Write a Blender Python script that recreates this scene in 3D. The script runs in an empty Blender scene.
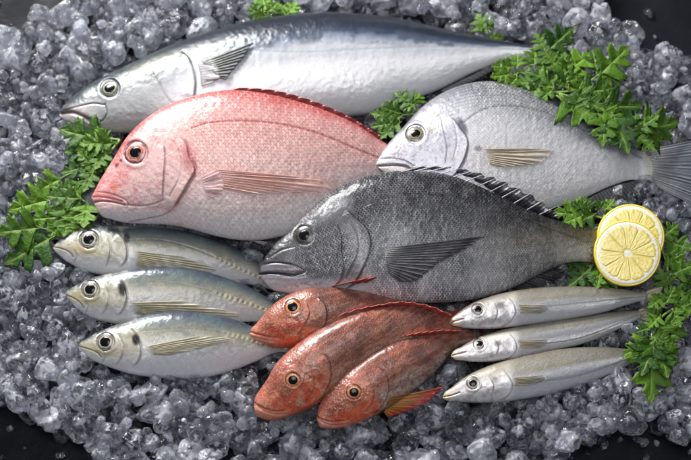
import bpy, bmesh, math, random
import numpy as np
from mathutils import Vector, Matrix, kdtree, noise as mnoise

random.seed(7)
RNG = np.random.default_rng(11)
sc = bpy.context.scene
COL = sc.collection

# ------------------------------------------------------------------ camera
ELEV = math.radians(66.0)
DIST = 1.40
CAM = np.array([0.0, -DIST * math.cos(ELEV), DIST * math.sin(ELEV)])
KPX = 0.001 / DIST
rx = math.pi / 2 - ELEV
AX = np.array([1.0, 0, 0])
AY = np.array([0, math.cos(rx), math.sin(rx)])
AZ = np.array([0, -math.sin(rx), math.cos(rx)])      # towards the viewer


def P(px, py, z):
    """photo pixel + height above the slate -> point in the place"""
    px, py, z = np.broadcast_arrays(np.asarray(px, float), np.asarray(py, float), np.asarray(z, float))
    a = (px - 345.5) * KPX
    b = (230.0 - py) * KPX
    d = a[..., None] * AX + b[..., None] * AY - AZ
    t = (z - CAM[2]) / d[..., 2]
    return CAM + d * t[..., None]


def proj(v):
    r = np.asarray(v, float) - CAM
    dz = -(r @ AZ)
    return 345.5 + (r @ AX) / dz / KPX, 230.0 - (r @ AY) / dz / KPX


cam = bpy.data.cameras.new('camera')
camo = bpy.data.objects.new('camera', cam)
COL.objects.link(camo)
camo.location = CAM
camo.rotation_euler = (rx, 0, 0)
cam.sensor_width = 36
cam.lens = 36 * DIST / 0.691
cam.clip_start = 0.05
cam.clip_end = 50
cam.dof.use_dof = True
cam.dof.aperture_fstop = 5.0
foc = P(345, 300, 0.06)
cam.dof.focus_distance = float(-((foc - CAM) @ AZ))
sc.camera = camo


# ------------------------------------------------------------------ small helpers
def lin(c):
    c = np.asarray(c, float) / 255.0
    return np.where(c <= 0.04045, c / 12.92, ((c + 0.055) / 1.055) ** 2.4)


def sst(a, b, x):
    t = np.clip((x - a) / (b - a), 0, 1)
    return t * t * (3 - 2 * t)


_TAB = np.random.default_rng(5).random((257, 257))


def vnoise(x, y):
    x = np.asarray(x, float); y = np.asarray(y, float)
    xi = np.floor(x).astype(int); yi = np.floor(y).astype(int)
    fx = x - xi; fy = y - yi
    fx = fx * fx * (3 - 2 * fx); fy = fy * fy * (3 - 2 * fy)
    xi &= 255; yi &= 255
    return (_TAB[xi, yi] * (1 - fx) + _TAB[xi + 1, yi] * fx) * (1 - fy) + (_TAB[xi, yi + 1] * (1 - fx) + _TAB[xi + 1, yi + 1] * fx) * fy


def fbm(x, y, o=4):
    s = 0; a = .5; n = 0
    for k in range(o):
        s = s + a * vnoise(x * 2 ** k + 17.3 * k, y * 2 ** k + 9.1 * k); n += a; a *= .5
    return s / n


def crv(pts, n):
    """smooth curve through points, n samples evenly by length"""
    p = np.asarray(pts, float)
    d = np.r_[0, np.cumsum(np.linalg.norm(np.diff(p, axis=0), axis=1) + 1e-9)]
    return herm(d, p, np.linspace(0, d[-1], n))


def herm(d, p, s):
    m = np.zeros_like(p)
    h = np.diff(d)[:, None]
    sl = np.diff(p, axis=0) / h
    m[1:-1] = (sl[:-1] * h[1:] + sl[1:] * h[:-1]) / (h[1:] + h[:-1])
    m[0] = sl[0]; m[-1] = sl[-1]
    i = np.clip(np.searchsorted(d, s, side='right') - 1, 0, len(d) - 2)
    hh = (d[i + 1] - d[i])[:, None]
    t = ((s - d[i])[:, None]) / hh
    return (2 * t**3 - 3 * t**2 + 1) * p[i] + (t**3 - 2 * t**2 + t) * hh * m[i] + (-2 * t**3 + 3 * t**2) * p[i + 1] + (t**3 - t**2) * hh * m[i + 1]


def pdist(X, Y, pts, n=26):
    """distance to a curve, side (+ = left of travel in the picture) and position along it"""
    c = crv(pts, n)
    best = np.full(X.shape, 1e9); side = np.zeros(X.shape); al = np.zeros(X.shape)
    for k in range(n - 1):
        a, b = c[k], c[k + 1]
        ab = b - a; L2 = ab @ ab + 1e-12
        tt = ((X - a[0]) * ab[0] + (Y - a[1]) * ab[1]) / L2
        t = np.clip(tt, 0, 1)
        dx = X - a[0] - t * ab[0]; dy = Y - a[1] - t * ab[1]
        d = np.hypot(dx, dy)
        s = np.sign(ab[0] * dy - ab[1] * dx)
        q = d < best
        best = np.where(q, d, best); side = np.where(q, s, side); al = np.where(q, (k + t) / (n - 1), al)
    return best, side, al


def inpoly(X, Y, poly):
    r = np.zeros(np.shape(X), bool)
    n = len(poly)
    for i in range(n):
        x0, y0 = poly[i]; x1, y1 = poly[(i + 1) % n]
        c = ((y0 > Y) != (y1 > Y))
        with np.errstate(divide='ignore', invalid='ignore'):
            xx = (x1 - x0) * (Y - y0) / (y1 - y0 + 1e-12) + x0
        r ^= c & (X < xx)
    return r


def mesh_obj(name, V, F, mat, parent=None, uv=None, attrs=None, smooth=True):
    """V (n,3) world coordinates, F list of (m,k) index arrays -> ONE mesh object"""
    V = np.asarray(V, float)
    root = parent
    off = np.zeros(3)
    while root is not None:
        off = off + np.array(root.location); root = root.parent
    me = bpy.data.meshes.new(name)
    Fs = [np.asarray(f, np.int32) for f in (F if isinstance(F, list) else [F])]
    me.vertices.add(len(V)); me.vertices.foreach_set('co', (V - off).astype(np.float32).ravel())
    nl = sum(f.size for f in Fs); npoly = sum(len(f) for f in Fs)
    me.loops.add(nl); me.polygons.add(npoly)
    loops = np.concatenate([f.ravel() for f in Fs])
    tot = np.concatenate([np.full(len(f), f.shape[1], np.int32) for f in Fs])
    st = np.r_[0, np.cumsum(tot)[:-1]].astype(np.int32)
    me.loops.foreach_set('vertex_index', loops)
    me.polygons.foreach_set('loop_start', st)
    me.polygons.foreach_set('loop_total', tot)
    me.update(calc_edges=True)
    if uv is not None:
        l = me.uv_layers.new(name='UVMap')
        l.data.foreach_set('uv', np.asarray(uv, np.float32)[loops].ravel())
    for k, a in (attrs or {}).items():
        a = np.asarray(a, np.float32)
        if a.ndim == 2 and k.startswith('c'):
            at = me.color_attributes.new(k, 'FLOAT_COLOR', 'POINT')
            at.data.foreach_set('color', np.c_[a, np.ones(len(a), np.float32)].ravel())
        elif a.ndim == 2:
            at = me.attributes.new(k, 'FLOAT_VECTOR', 'POINT'); at.data.foreach_set('vector', a.ravel())
        else:
            at = me.attributes.new(k, 'FLOAT', 'POINT'); at.data.foreach_set('value', a)
    if smooth:
        me.polygons.foreach_set('use_smooth', np.ones(npoly, bool))
    me.validate()
    if mat: me.materials.append(mat)
    o = bpy.data.objects.new(name, me)
    COL.objects.link(o)
    if parent: o.parent = parent
    return o


def grid_faces(nu, nv, closed=False):
    i = np.arange(nu - 1)[:, None]; j = np.arange(nv if closed else nv - 1)[None, :]
    j2 = (j + 1) % nv
    return np.stack([i * nv + j, i * nv + j2, (i + 1) * nv + j2, (i + 1) * nv + j], -1).reshape(-1, 4)


def thing(name, label, cat, loc, group=None):
    o = bpy.data.objects.new(name, None)
    o.empty_display_size = 0.02
    COL.objects.link(o)
    o.location = [float(v) for v in loc]
    o['label'] = label; o['category'] = cat
    if group: o['group'] = group
    return o


def tube(path, rad, n=8):
    path = np.asarray(path, float); m = len(path)
    rad = np.broadcast_to(np.asarray(rad, float), (m,))
    T = np.gradient(path, axis=0); T /= np.linalg.norm(T, axis=1)[:, None] + 1e-12
    up = np.array([0.1, 0.2, 1.0])
    A = np.cross(T, up); A /= np.linalg.norm(A, axis=1)[:, None] + 1e-12
    B = np.cross(T, A)
    th = np.linspace(0, 2 * np.pi, n, endpoint=False)
    V = path[:, None] + rad[:, None, None] * (np.cos(th)[None, :, None] * A[:, None] + np.sin(th)[None, :, None] * B[:, None])
    return V.reshape(-1, 3), grid_faces(m, n, True)


def join(parts):
    V = []; F = []; o = 0
    for v, f in parts:
        V.append(v); F.append(f + o); o += len(v)
    return np.concatenate(V), np.concatenate(F)


# ------------------------------------------------------------------ node helper
class NT:
    def __init__(s, name):
        s.m = bpy.data.materials.new(name); s.m.use_nodes = True
        s.t = s.m.node_tree; s.t.nodes.clear()
        s.out = s.t.nodes.new('ShaderNodeOutputMaterial')

    def n(s, typ, ins=None, **kw):
        nd = s.t.nodes.new(typ)
        for k, v in kw.items(): setattr(nd, k, v)
        for k, v in (ins or {}).items(): s.set(nd.inputs[k], v)
        return nd

    def set(s, inp, v):
        if isinstance(v, bpy.types.NodeSocket): s.t.links.new(v, inp)
        elif isinstance(v, (tuple, list)) and inp.type == 'RGBA' and len(v) == 3: inp.default_value = (*v, 1)
        else: inp.default_value = v

    def ma(s, op, a, b=0.0, c=None, clamp=False):
        nd = s.n('ShaderNodeMath', operation=op, use_clamp=clamp)
        s.set(nd.inputs[0], a); s.set(nd.inputs[1], b)
        if c is not None: s.set(nd.inputs[2], c)
        return nd.outputs[0]

    def mix(s, f, a, b, blend='MIX'):
        nd = s.n('ShaderNodeMix', data_type='RGBA', blend_type=blend)
        s.set(nd.inputs[0], f); s.set(nd.inputs[6], a); s.set(nd.inputs[7], b)
        return nd.outputs[2]

    def rng(s, v, a, b, c=0.0, d=1.0, smooth=True):
        nd = s.n('ShaderNodeMapRange', interpolation_type='SMOOTHSTEP' if smooth else 'LINEAR')
        for k, x in zip((0, 1, 2, 3, 4), (v, a, b, c, d)): s.set(nd.inputs[k], x)
        return nd.outputs[0]

    def noise(s, scale, vec=None, detail=3.0, rough=.55, dist=0.0):
        nd = s.n('ShaderNodeTexNoise', {'Scale': scale, 'Detail': detail, 'Roughness': rough, 'Distortion': dist})
        if vec is not None: s.set(nd.inputs['Vector'], vec)
        return nd.outputs[0]

    def bump(s, h, dist, strength=1.0, normal=None):
        nd = s.n('ShaderNodeBump', {'Height': h, 'Distance': dist, 'Strength': strength})
        if normal is not None: s.set(nd.inputs['Normal'], normal)
        return nd.outputs[0]

    def attr(s, name, out='Color'):
        return s.n('ShaderNodeAttribute', attribute_name=name).outputs[out]

    def obj(s): return s.n('ShaderNodeTexCoord').outputs['Object']

    def princ(s, **kw):
        nd = s.n('ShaderNodeBsdfPrincipled')
        for k, v in kw.items(): s.set(nd.inputs[k.replace('_', ' ')], v)
        return nd.outputs[0]

    def surf(s, sh): s.t.links.new(sh, s.out.inputs['Surface']); return s.m

    def mixs(s, f, a, b):
        nd = s.n('ShaderNodeMixShader'); s.set(nd.inputs[0], f); s.set(nd.inputs[1], a); s.set(nd.inputs[2], b)
        return nd.outputs[0]


def fish_mat(name, edge=.45, light=.25, dot=(200, 90, 75), bump=.0005, rough=.34, metal=.15, coat=.35, grain=.5, jit=.12, micro=.36):
    """skin: painted pigment (attribute c_skin) with overlapping scales on the UV grid; mk = (scale mask, dot mask, shine)"""
    t = NT(name)
    col = t.attr('c_skin'); mk = t.n('ShaderNodeSeparateXYZ', {0: t.attr('mk', 'Vector')}).outputs
    uv = t.n('ShaderNodeUVMap').outputs[0]
    jn = t.n('ShaderNodeTexNoise', {'Scale': .9, 'Detail': 2.0, 'Vector': uv}).outputs[1]
    jv = t.n('ShaderNodeVectorMath', {0: jn, 1: (.5, .5, .5)}, operation='SUBTRACT').outputs[0]
    jv = t.n('ShaderNodeVectorMath', {0: jv, 3: jit * 4}, operation='SCALE').outputs[0]
    uvj = t.n('ShaderNodeVectorMath', {0: uv, 1: jv}, operation='ADD').outputs[0]
    xy = t.n('ShaderNodeSeparateXYZ', {0: uvj}).outputs
    a2 = t.ma('MULTIPLY', xy[0], 2.0)
    i = t.ma('FLOOR', a2); ta = t.ma('FRACT', a2)
    par = t.ma('MULTIPLY', t.ma('FLOORED_MODULO', i, 2.0), .5)
    db = t.ma('SUBTRACT', t.ma('FRACT', t.ma('ADD', xy[1], par)), .5)
    hx = t.ma('MULTIPLY', ta, .5)
    dist = t.ma('MULTIPLY', t.ma('SQRT', t.ma('ADD', t.ma('MULTIPLY', hx, hx), t.ma('MULTIPLY', db, db))), 2.0)
    ins = t.ma('LESS_THAN', dist, 1.0)
    h = t.ma('SUBTRACT', t.ma('ADD', ta, ins), 1.0)                       # -1..1, rising to the free rear edge
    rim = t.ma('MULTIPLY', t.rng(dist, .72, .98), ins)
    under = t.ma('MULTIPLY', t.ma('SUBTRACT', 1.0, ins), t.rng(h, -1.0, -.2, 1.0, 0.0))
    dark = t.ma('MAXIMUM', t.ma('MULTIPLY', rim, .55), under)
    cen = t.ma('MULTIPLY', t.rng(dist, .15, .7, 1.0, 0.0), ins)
    db2 = t.ma('SUBTRACT', t.ma('FRACT', t.ma('ADD', xy[1], t.ma('ADD', par, .5))), .5)
    ah = t.ma('MULTIPLY', t.ma('SUBTRACT', 1.0, ta), .5)
    cen2 = t.rng(t.ma('MULTIPLY', t.ma('SQRT', t.ma('ADD', t.ma('MULTIPLY', ah, ah), t.ma('MULTIPLY', db2, db2))), 2.0), .15, .7, 1.0, 0.0)
    spot = t.ma('MAXIMUM', cen, t.ma('MULTIPLY', cen2, t.ma('SUBTRACT', 1.0, ins)))
    idn = t.n('ShaderNodeCombineXYZ', {0: t.ma('ADD', i, t.ma('SUBTRACT', 1.0, ins)), 1: t.ma('FLOOR', t.ma('ADD', xy[1], t.ma('ADD', par, t.ma('MULTIPLY', t.ma('SUBTRACT', 1.0, ins), .5)))), 2: 0.0}).outputs[0]
    cell = t.n('ShaderNodeTexWhiteNoise', {'Vector': idn}, noise_dimensions='3D').outputs[0]
    cres = t.ma('MULTIPLY', t.ma('MULTIPLY', t.rng(dist, .25, .55), t.rng(dist, .80, .97, 1.0, 0.0)), ins)
    var = t.noise(.35, uv, 3.0, .7)                                            # each scale a little different
    grn = t.noise(1500.0, t.obj(), 2.0, .7)
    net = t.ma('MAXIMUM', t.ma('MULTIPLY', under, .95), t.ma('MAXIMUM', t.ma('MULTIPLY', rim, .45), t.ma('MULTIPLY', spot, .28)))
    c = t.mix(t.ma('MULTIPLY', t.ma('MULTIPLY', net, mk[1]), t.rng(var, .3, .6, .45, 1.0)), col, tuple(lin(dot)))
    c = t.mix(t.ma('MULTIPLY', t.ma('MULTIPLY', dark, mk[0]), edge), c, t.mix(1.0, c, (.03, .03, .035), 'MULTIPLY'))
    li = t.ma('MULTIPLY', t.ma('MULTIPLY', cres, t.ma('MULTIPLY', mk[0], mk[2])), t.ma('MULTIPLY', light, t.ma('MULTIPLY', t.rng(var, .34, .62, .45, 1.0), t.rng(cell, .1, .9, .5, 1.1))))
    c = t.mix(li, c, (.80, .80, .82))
    cv = t.ma('ADD', 1.0, t.ma('MULTIPLY', t.ma('MULTIPLY', t.ma('SUBTRACT', cell, .5), mk[0]), .26))
    c = t.mix(1.0, c, t.n('ShaderNodeCombineColor', {0: cv, 1: cv, 2: cv}).outputs[0], 'MULTIPLY')
    c = t.mix(grain, c, t.mix(1.0, c, t.n('ShaderNodeCombineColor', {0: t.rng(grn, .2, .8, .45, 1.5), 1: t.rng(grn, .2, .8, .45, 1.5), 2: t.rng(grn, .2, .8, .45, 1.5)}).outputs[0], 'MULTIPLY'))
    n1 = t.bump(t.ma('MULTIPLY', t.ma('ADD', h, t.ma('MULTIPLY', cell, .5)), mk[0]), bump)
    n2 = t.bump(t.noise(420.0, t.obj(), 4.0, .65), .0006, micro, t.bump(t.noise(1300.0, t.obj(), 2.0, .6), .0003, .5, n1))
    rg = t.ma('ADD', rough, t.ma('MULTIPLY', t.ma('SUBTRACT', grn, .5), .12))
    return t.surf(t.princ(Base_Color=c, Roughness=rg, Metallic=t.ma('MULTIPLY', mk[2], metal), Normal=n2, Coat_Weight=coat, Coat_Roughness=.20, Specular_IOR_Level=.5))


def fin_mat(name, rays=16, alpha=.15, rough=.4, dark=.45, transl=.3, fade=0.0):
    t = NT(name)
    col = t.attr('c_skin')
    uv = t.n('ShaderNodeSeparateXYZ', {0: t.n('ShaderNodeUVMap').outputs[0]}).outputs
    w = t.noise(3.0, t.n('ShaderNodeUVMap').outputs[0], 2.0)
    s = t.ma('SINE', t.ma('MULTIPLY', t.ma('ADD', uv[0], t.ma('MULTIPLY', w, .04)), rays * 2 * math.pi))
    r = t.rng(s, -.6, .9)
    r2 = t.ma('SINE', t.ma('MULTIPLY', uv[0], rays * 6.1 * math.pi))
    c = t.mix(t.ma('MULTIPLY', t.ma('SUBTRACT', 1.0, r), dark), col, t.mix(1.0, col, (.45, .43, .42), 'MULTIPLY'))
    nb = t.bump(t.ma('ADD', r, t.ma('MULTIPLY', r2, .3)), .0007)
    p = t.princ(Base_Color=c, Roughness=rough, Normal=nb, Coat_Weight=.3, Coat_Roughness=.2)
    tr = t.n('ShaderNodeBsdfTranslucent', {'Color': c}).outputs[0]
    sh = t.mixs(transl, p, tr)
    tp = t.n('ShaderNodeBsdfTransparent').outputs[0]
    al = t.ma('MULTIPLY', t.ma('SUBTRACT', 1.0, t.ma('MULTIPLY', r, .6)), alpha)
    al = t.ma('MAXIMUM', al, t.ma('MULTIPLY', t.rng(uv[1], 0.0, .22, 1.0, 0.0), fade))       # the thin skin at the root lets the flank show
    al = t.ma('ADD', al, t.ma('MULTIPLY', t.rng(uv[1], .75, 1.0), fade * .3), clamp=True)
    return t.surf(t.mixs(al, sh, tp))


def eye_mats():
    t = NT('eye_iris'); c = t.attr('c_skin')
    iris = t.surf(t.princ(Base_Color=c, Roughness=.3, Metallic=.0, Coat_Weight=.35, Coat_Roughness=.08))
    t = NT('eye_pupil')
    pup = t.surf(t.princ(Base_Color=(.004, .004, .006), Roughness=.16, Specular_IOR_Level=.35))
    return iris, pup


IRIS, PUPIL = eye_mats()

# ------------------------------------------------------------------ fish
FISH_POLY = []


class Fish:
    def __init__(s, name, label, pairs, plane, k, q=.55, droop=0.0, nu=420, nv=190, rows=30, asp=1.0, group=None, tk=.35, eye=None, snout=.28):
        pr = np.asarray(pairs, float)                     # (n,4) Tx Ty Bx By
        T = pr[:, :2]; B = pr[:, 2:]
        m0 = (T[0] + B[0]) / 2; fw = m0 - (T[1] + B[1]) / 2; fw /= np.linalg.norm(fw)
        gap = np.linalg.norm(T[0] - B[0])
        cap = m0 + fw * gap * snout
        T = np.r_[[cap], T]; B = np.r_[[cap], B]
        M = (T + B) / 2
        d = np.r_[0, np.cumsum(np.linalg.norm(np.diff(M, axis=0), axis=1))]
        d[1] = max(d[1], gap * .35); d[2:] += d[1] - np.linalg.norm(M[1] - M[0])
        g = np.linspace(0, 1, nu); ss = (g * .78 + .22 * g**2.2) * d[-1]
        Tc = herm(d, T, ss); Bc = herm(d, B, ss)
        s.T, s.B, s.ss = Tc, Bc, ss
        s.poly = [tuple(p) for p in Tc[::10]] + [tuple(p) for p in Bc[::-10]]
        FISH_POLY.append(s.poly)
        u = ss / ss[-1]
        mid = (Tc + Bc) / 2; half = (Tc - Bc) / 2
        pl = np.asarray(plane, float)
        Am = np.c_[pl[:, :2], np.ones(3)]
        s.pc = np.linalg.solve(Am, pl[:, 2])
        W3 = P(pl[:, 0], pl[:, 1], pl[:, 2])
        n = np.cross(W3[1] - W3[0], W3[2] - W3[0]); n /= np.linalg.norm(n)
        if n[2] < 0: n = -n
        s.n = n; s.droop = droop
        vw = CAM - W3.mean(0); vw /= np.linalg.norm(vw)
        cs = n @ vw; tanp = math.sqrt(max(0, 1 - cs * cs)) / cs
        comp = 1 / math.sqrt(1 + (k * tanp) ** 2)
        th = np.r_[np.linspace(0, np.pi, nv), np.linspace(np.pi, 2 * np.pi, 42)[1:-1]]
        v = np.cos(th); sg = np.sign(np.sin(th)); sg[0] = sg[nv - 1] = 0
        prof = sg * (1 - v**2 + 1e-12) ** q
        hw = np.linalg.norm(half, axis=1) * .001
        kk = k * (1 - tk * u**1.5)
        thick = hw * kk
        thick = np.minimum(thick, 1.0)
        pxy = mid[:, None] + half[:, None] * (v * comp)[None, :, None]
        z = s.planez(pxy[..., 0], pxy[..., 1]) - droop * (u**2)[:, None]
        base = P(pxy[..., 0], pxy[..., 1], z)
        S = base + n * (prof[None, :] * thick[:, None])[..., None]
        N = len(th); s.N = N; s.nu = nu; s.nv = nv
        X, Y = proj(S.reshape(-1, 3))
        s.X, s.Y = X, Y
        s.W = np.broadcast_to(((1 - v) / 2)[None], (nu, N)).ravel()
        s.U = np.broadcast_to(u[:, None], (nu, N)).ravel()
        s.top = np.broadcast_to((prof >= 0)[None], (nu, N)).ravel()
        s.edge = np.broadcast_to((np.abs(prof))[None], (nu, N)).ravel()
        gu = np.gradient(S, axis=0); gv = np.gradient(S, axis=1)
        nn = np.cross(gu, gv); nn /= np.linalg.norm(nn, axis=-1)[..., None] + 1e-12
        flip = np.sign((nn[nu // 2, nv // 2] @ n)); nn *= flip
        s.nn = nn.reshape(-1, 3); s.S = S.reshape(-1, 3); s.flip = flip
        # scale coordinates
        wm = hw.max() * 2
        size = (.55 * wm + .45 * hw * 2) / rows
        ds = np.gradient(ss) * .001
        uu = np.cumsum(ds / size) / asp
        tt = (v[None, :] * hw[:, None]) / size[:, None]
        s.uv = np.stack([np.broadcast_to(uu[:, None], (nu, N)), tt], -1).reshape(-1, 2)
        s.h = np.zeros(len(X)); s.c = np.zeros((len(X), 3)); s.mk = np.ones((len(X), 3))
        base_pt = P(*mid[nu // 2], 0.0); base_pt[2] = float(s.S[:, 2].min())
        s.root = thing(name, label, 'fish', base_pt, group)
        s.kd = None
        s.u1 = u

    def planez(s, x, y): return s.pc[0] * x + s.pc[1] * y + s.pc[2]

    # -- painting pigment and relief in the fish's own side view
    def stops(s, st, wob=0.0, f=.05):
        w = s.W + (fbm(s.X * f, s.Y * f) - .5) * wob if wob else s.W
        ks = [a for a, _ in st]; cs = np.array([c for _, c in st], float)
        s.c = np.stack([np.interp(w, ks, cs[:, i]) for i in range(3)], -1)

    def mix(s, m, col):
        m = np.clip(m, 0, 1)[:, None]
        s.c = s.c * (1 - m) + np.asarray(col, float) * m

    def mul(s, m, f):
        m = np.clip(m, 0, 1)[:, None]
        s.c = s.c * (1 - m + m * np.asarray(f, float))

    def blob(s, x, y, r, ry=None, ang=0, soft=.5):
        ry = ry or r
        a = math.radians(ang); dx = s.X - x; dy = s.Y - y
        e = np.hypot((dx * math.cos(a) + dy * math.sin(a)) / r, (-dx * math.sin(a) + dy * math.cos(a)) / ry)
        return 1 - sst(1 - soft, 1 + soft, e)

    def line(s, pts, w, col=None, m=1.0, depth=0.0, taper=False):
        d, sd, al = pdist(s.X, s.Y, pts)
        g = np.exp(-(d / w) ** 2)
        if taper: g = g * sst(0, .15, al) * sst(0, .15, 1 - al)
        if col is not None: s.mix(g * m, col)
        s.h -= g * depth * .001
        return d, sd, al

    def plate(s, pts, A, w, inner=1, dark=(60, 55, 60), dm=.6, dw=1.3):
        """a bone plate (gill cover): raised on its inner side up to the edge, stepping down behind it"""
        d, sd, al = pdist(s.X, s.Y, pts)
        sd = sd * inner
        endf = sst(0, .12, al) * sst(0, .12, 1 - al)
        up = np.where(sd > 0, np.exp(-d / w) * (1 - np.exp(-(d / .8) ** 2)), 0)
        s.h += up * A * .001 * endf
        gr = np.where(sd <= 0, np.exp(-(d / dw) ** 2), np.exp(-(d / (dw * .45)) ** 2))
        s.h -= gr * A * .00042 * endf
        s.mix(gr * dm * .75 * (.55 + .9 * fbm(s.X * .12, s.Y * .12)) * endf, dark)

    def finish(s, mat, eye=None, noise_amp=.0003):
        if eye:
            ex, ey, er = eye[:3]
            d = np.hypot(s.X - ex, s.Y - ey)
            s.h += np.exp(-((d - er * 1.22) / (er * .2)) ** 2) * .0005 * er / 9 - np.where(d < er * 1.05, 1, 0) * .0008
            s.mix(np.exp(-((d - er * 1.04) / (er * .10)) ** 2) * .35, (45, 42, 45))
        s.h += (fbm(s.X * .25, s.Y * .25) - .5) * noise_amp * 2
        fade = np.where(s.top, sst(0, .35, s.edge), 0)
        V = s.S + s.nn * (s.h * fade)[:, None]
        F = grid_faces(s.nu, s.N, True)
        if s.flip < 0: F = F[:, ::-1]
        F = [F, np.arange((s.nu - 1) * s.N, s.nu * s.N)[None, :]]
        s.V = V
        s.body = mesh_obj('body', V, F, mat, s.root, s.uv, {'c_skin': lin(np.clip(s.c, 0, 255)), 'mk': s.mk})
        idx = np.nonzero(s.top)[0][::3]
        px, py = proj(V[idx])
        s.kd = kdtree.KDTree(len(idx))
        for k, (a, b) in enumerate(zip(px, py)): s.kd.insert((a, b, 0), k)
        s.kd.balance(); s.kidx = idx
        if eye: s.make_eye(*eye)
        return s

    def surf(s, x, y):
        _, k, _ = s.kd.find((x, y, 0)); return s.kidx[k]

    def make_eye(s, x, y, r, pr, cols, flat=.30, look=(0, 0)):
        k = s.surf(x, y)
        n = s.nn[k] * .75 + s.n * .25; n = n / np.linalg.norm(n)
        c = P(x, y, s.V[k][2]) - n * .0012
        a = np.cross(n, [0, 1, 0]); a /= np.linalg.norm(a); b = np.cross(n, a)
        R = r * .001
        nr, na = 26, 56
        rr = np.linspace(0, 1, nr) ** .9; an = np.linspace(0, 2 * np.pi, na, endpoint=False)
        hh = R * flat * np.sqrt(np.clip(1 - (rr * .97) ** 2, 0, 1))
        V = c + (rr[:, None] * np.cos(an))[..., None] * a * R + (rr[:, None] * np.sin(an))[..., None] * b * R + (hh[:, None] * np.ones(na))[..., None] * n
        # radial pigment with fine radial streaks
        cs = np.asarray([q[1] for q in cols], float); ks = [q[0] for q in cols]
        RR = np.broadcast_to(rr[:, None], (nr, na))
        wob = RR + (vnoise(np.cos(an) * 3 + 7, np.sin(an) * 3 + 5)[None] - .5) * .15
        C = np.stack([np.interp(wob, ks, cs[:, i]) for i in range(3)], -1)
        st = (vnoise(np.cos(an)[None] * 12 + 40 + RR * 2, np.sin(an)[None] * 12 + 40 + RR)[..., None] - .5) * 46
        C = np.clip(C + st * (RR[..., None] > pr / r), 0, 255)
        eye = mesh_obj('eye', V.reshape(-1, 3), grid_faces(nr, na, True), IRIS, s.root, None, {'c_skin': lin(C.reshape(-1, 3))})
        Rp = pr * .001
        rr = np.linspace(0, 1, 10)
        base = R * flat * math.sqrt(1 - (pr / r * .97) ** 2)
        hp = base - R * flat * .0 + Rp * .10 * np.sqrt(np.clip(1 - rr**2, 0, 1)) + (R * flat - base) * (1 - rr**2) + 0.00012
        cc = c + a * look[0] * R + b * look[1] * R
        V = cc + (rr[:, None] * np.cos(an))[..., None] * a * Rp + (rr[:, None] * np.sin(an))[..., None] * b * Rp * .96 + (hp[:, None] * np.ones(na))[..., None] * n
        mesh_obj('pupil', V.reshape(-1, 3), grid_faces(10, na, True), PUPIL, eye)

    def fin(s, name, base, edge, mat, cols, on='plane', lift=(0, 0), nb=90, nj=36, rays=16, rip=.0006, scallop=.05, thick=.0005, z0=None, bow=0.0, parent=None):
        b = crv(base, nb); e = crv(edge, nb)
        i = np.linspace(0, 1, nb); j = np.linspace(0, 1, nj)
        sc_ = 1 - scallop * (.5 + .5 * np.cos(i * rays * 2 * np.pi)) - scallop * .8 * vnoise(i * rays * .7, i * 0 + 3)
        e = b + (e - b) * sc_[:, None]
        xy = b[:, None] * (1 - j)[None, :, None] + e[:, None] * j[None, :, None]
        x, y = xy[..., 0], xy[..., 1]
        lf = lift[0] + (lift[1] - lift[0]) * j[None, :] + bow * np.sin(np.pi * j)[None, :]
        if on == 'plane':
            z = (s.planez(x, y) - s.droop * .9 if z0 is None else z0) + lf
        else:
            z = np.zeros_like(x)
            for a in range(nb):
                for c in range(nj):
                    z[a, c] = s.V[s.surf(x[a, c], y[a, c])][2]
            for _ in range(6):
                zp = np.pad(z, 1, mode='edge'); z = (zp[:-2, 1:-1] + zp[2:, 1:-1] + zp[1:-1, :-2] + zp[1:-1, 2:] + 2 * z) / 6
            z = z + lf
        z = z + rip * np.sin(i * rays * 2 * np.pi)[:, None] * sst(0, .4, j)[None, :] + (fbm(x * .05, y * .05) - .5) * .004 * j[None, :]
        V = P(x, y, z).reshape(-1, 3)
        cs = np.asarray([q[1] for q in cols], float); ks = [q[0] for q in cols]
        J = np.broadcast_to(j[None, :], (nb, nj)) + (fbm(x * .12, y * .12) - .5) * .25
        C = np.stack([np.interp(J, ks, cs[:, c]) for c in range(3)], -1).reshape(-1, 3)
        uv = np.stack([np.broadcast_to(i[:, None], (nb, nj)), np.broadcast_to(j[None], (nb, nj))], -1).reshape(-1, 2)
        F = grid_faces(nb, nj)
        o = mesh_obj(name, V, F, mat, parent or s.root, uv, {'c_skin': lin(np.clip(C, 0, 255))})
        md = o.modifiers.new('thickness', 'SOLIDIFY'); md.thickness = thick; md.offset = 0
        return o


#---FISHDATA---
def pairs(txt):
    a = [float(x) for x in txt.split()]
    return np.array(a).reshape(-1, 4)


SILV_IRIS = [(0, (20, 18, 18)), (.52, (34, 32, 30)), (.58, (170, 162, 140)), (.70, (160, 154, 138)), (.76, (60, 58, 54)), (.88, (140, 138, 130)), (1, (66, 64, 62))]

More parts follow.
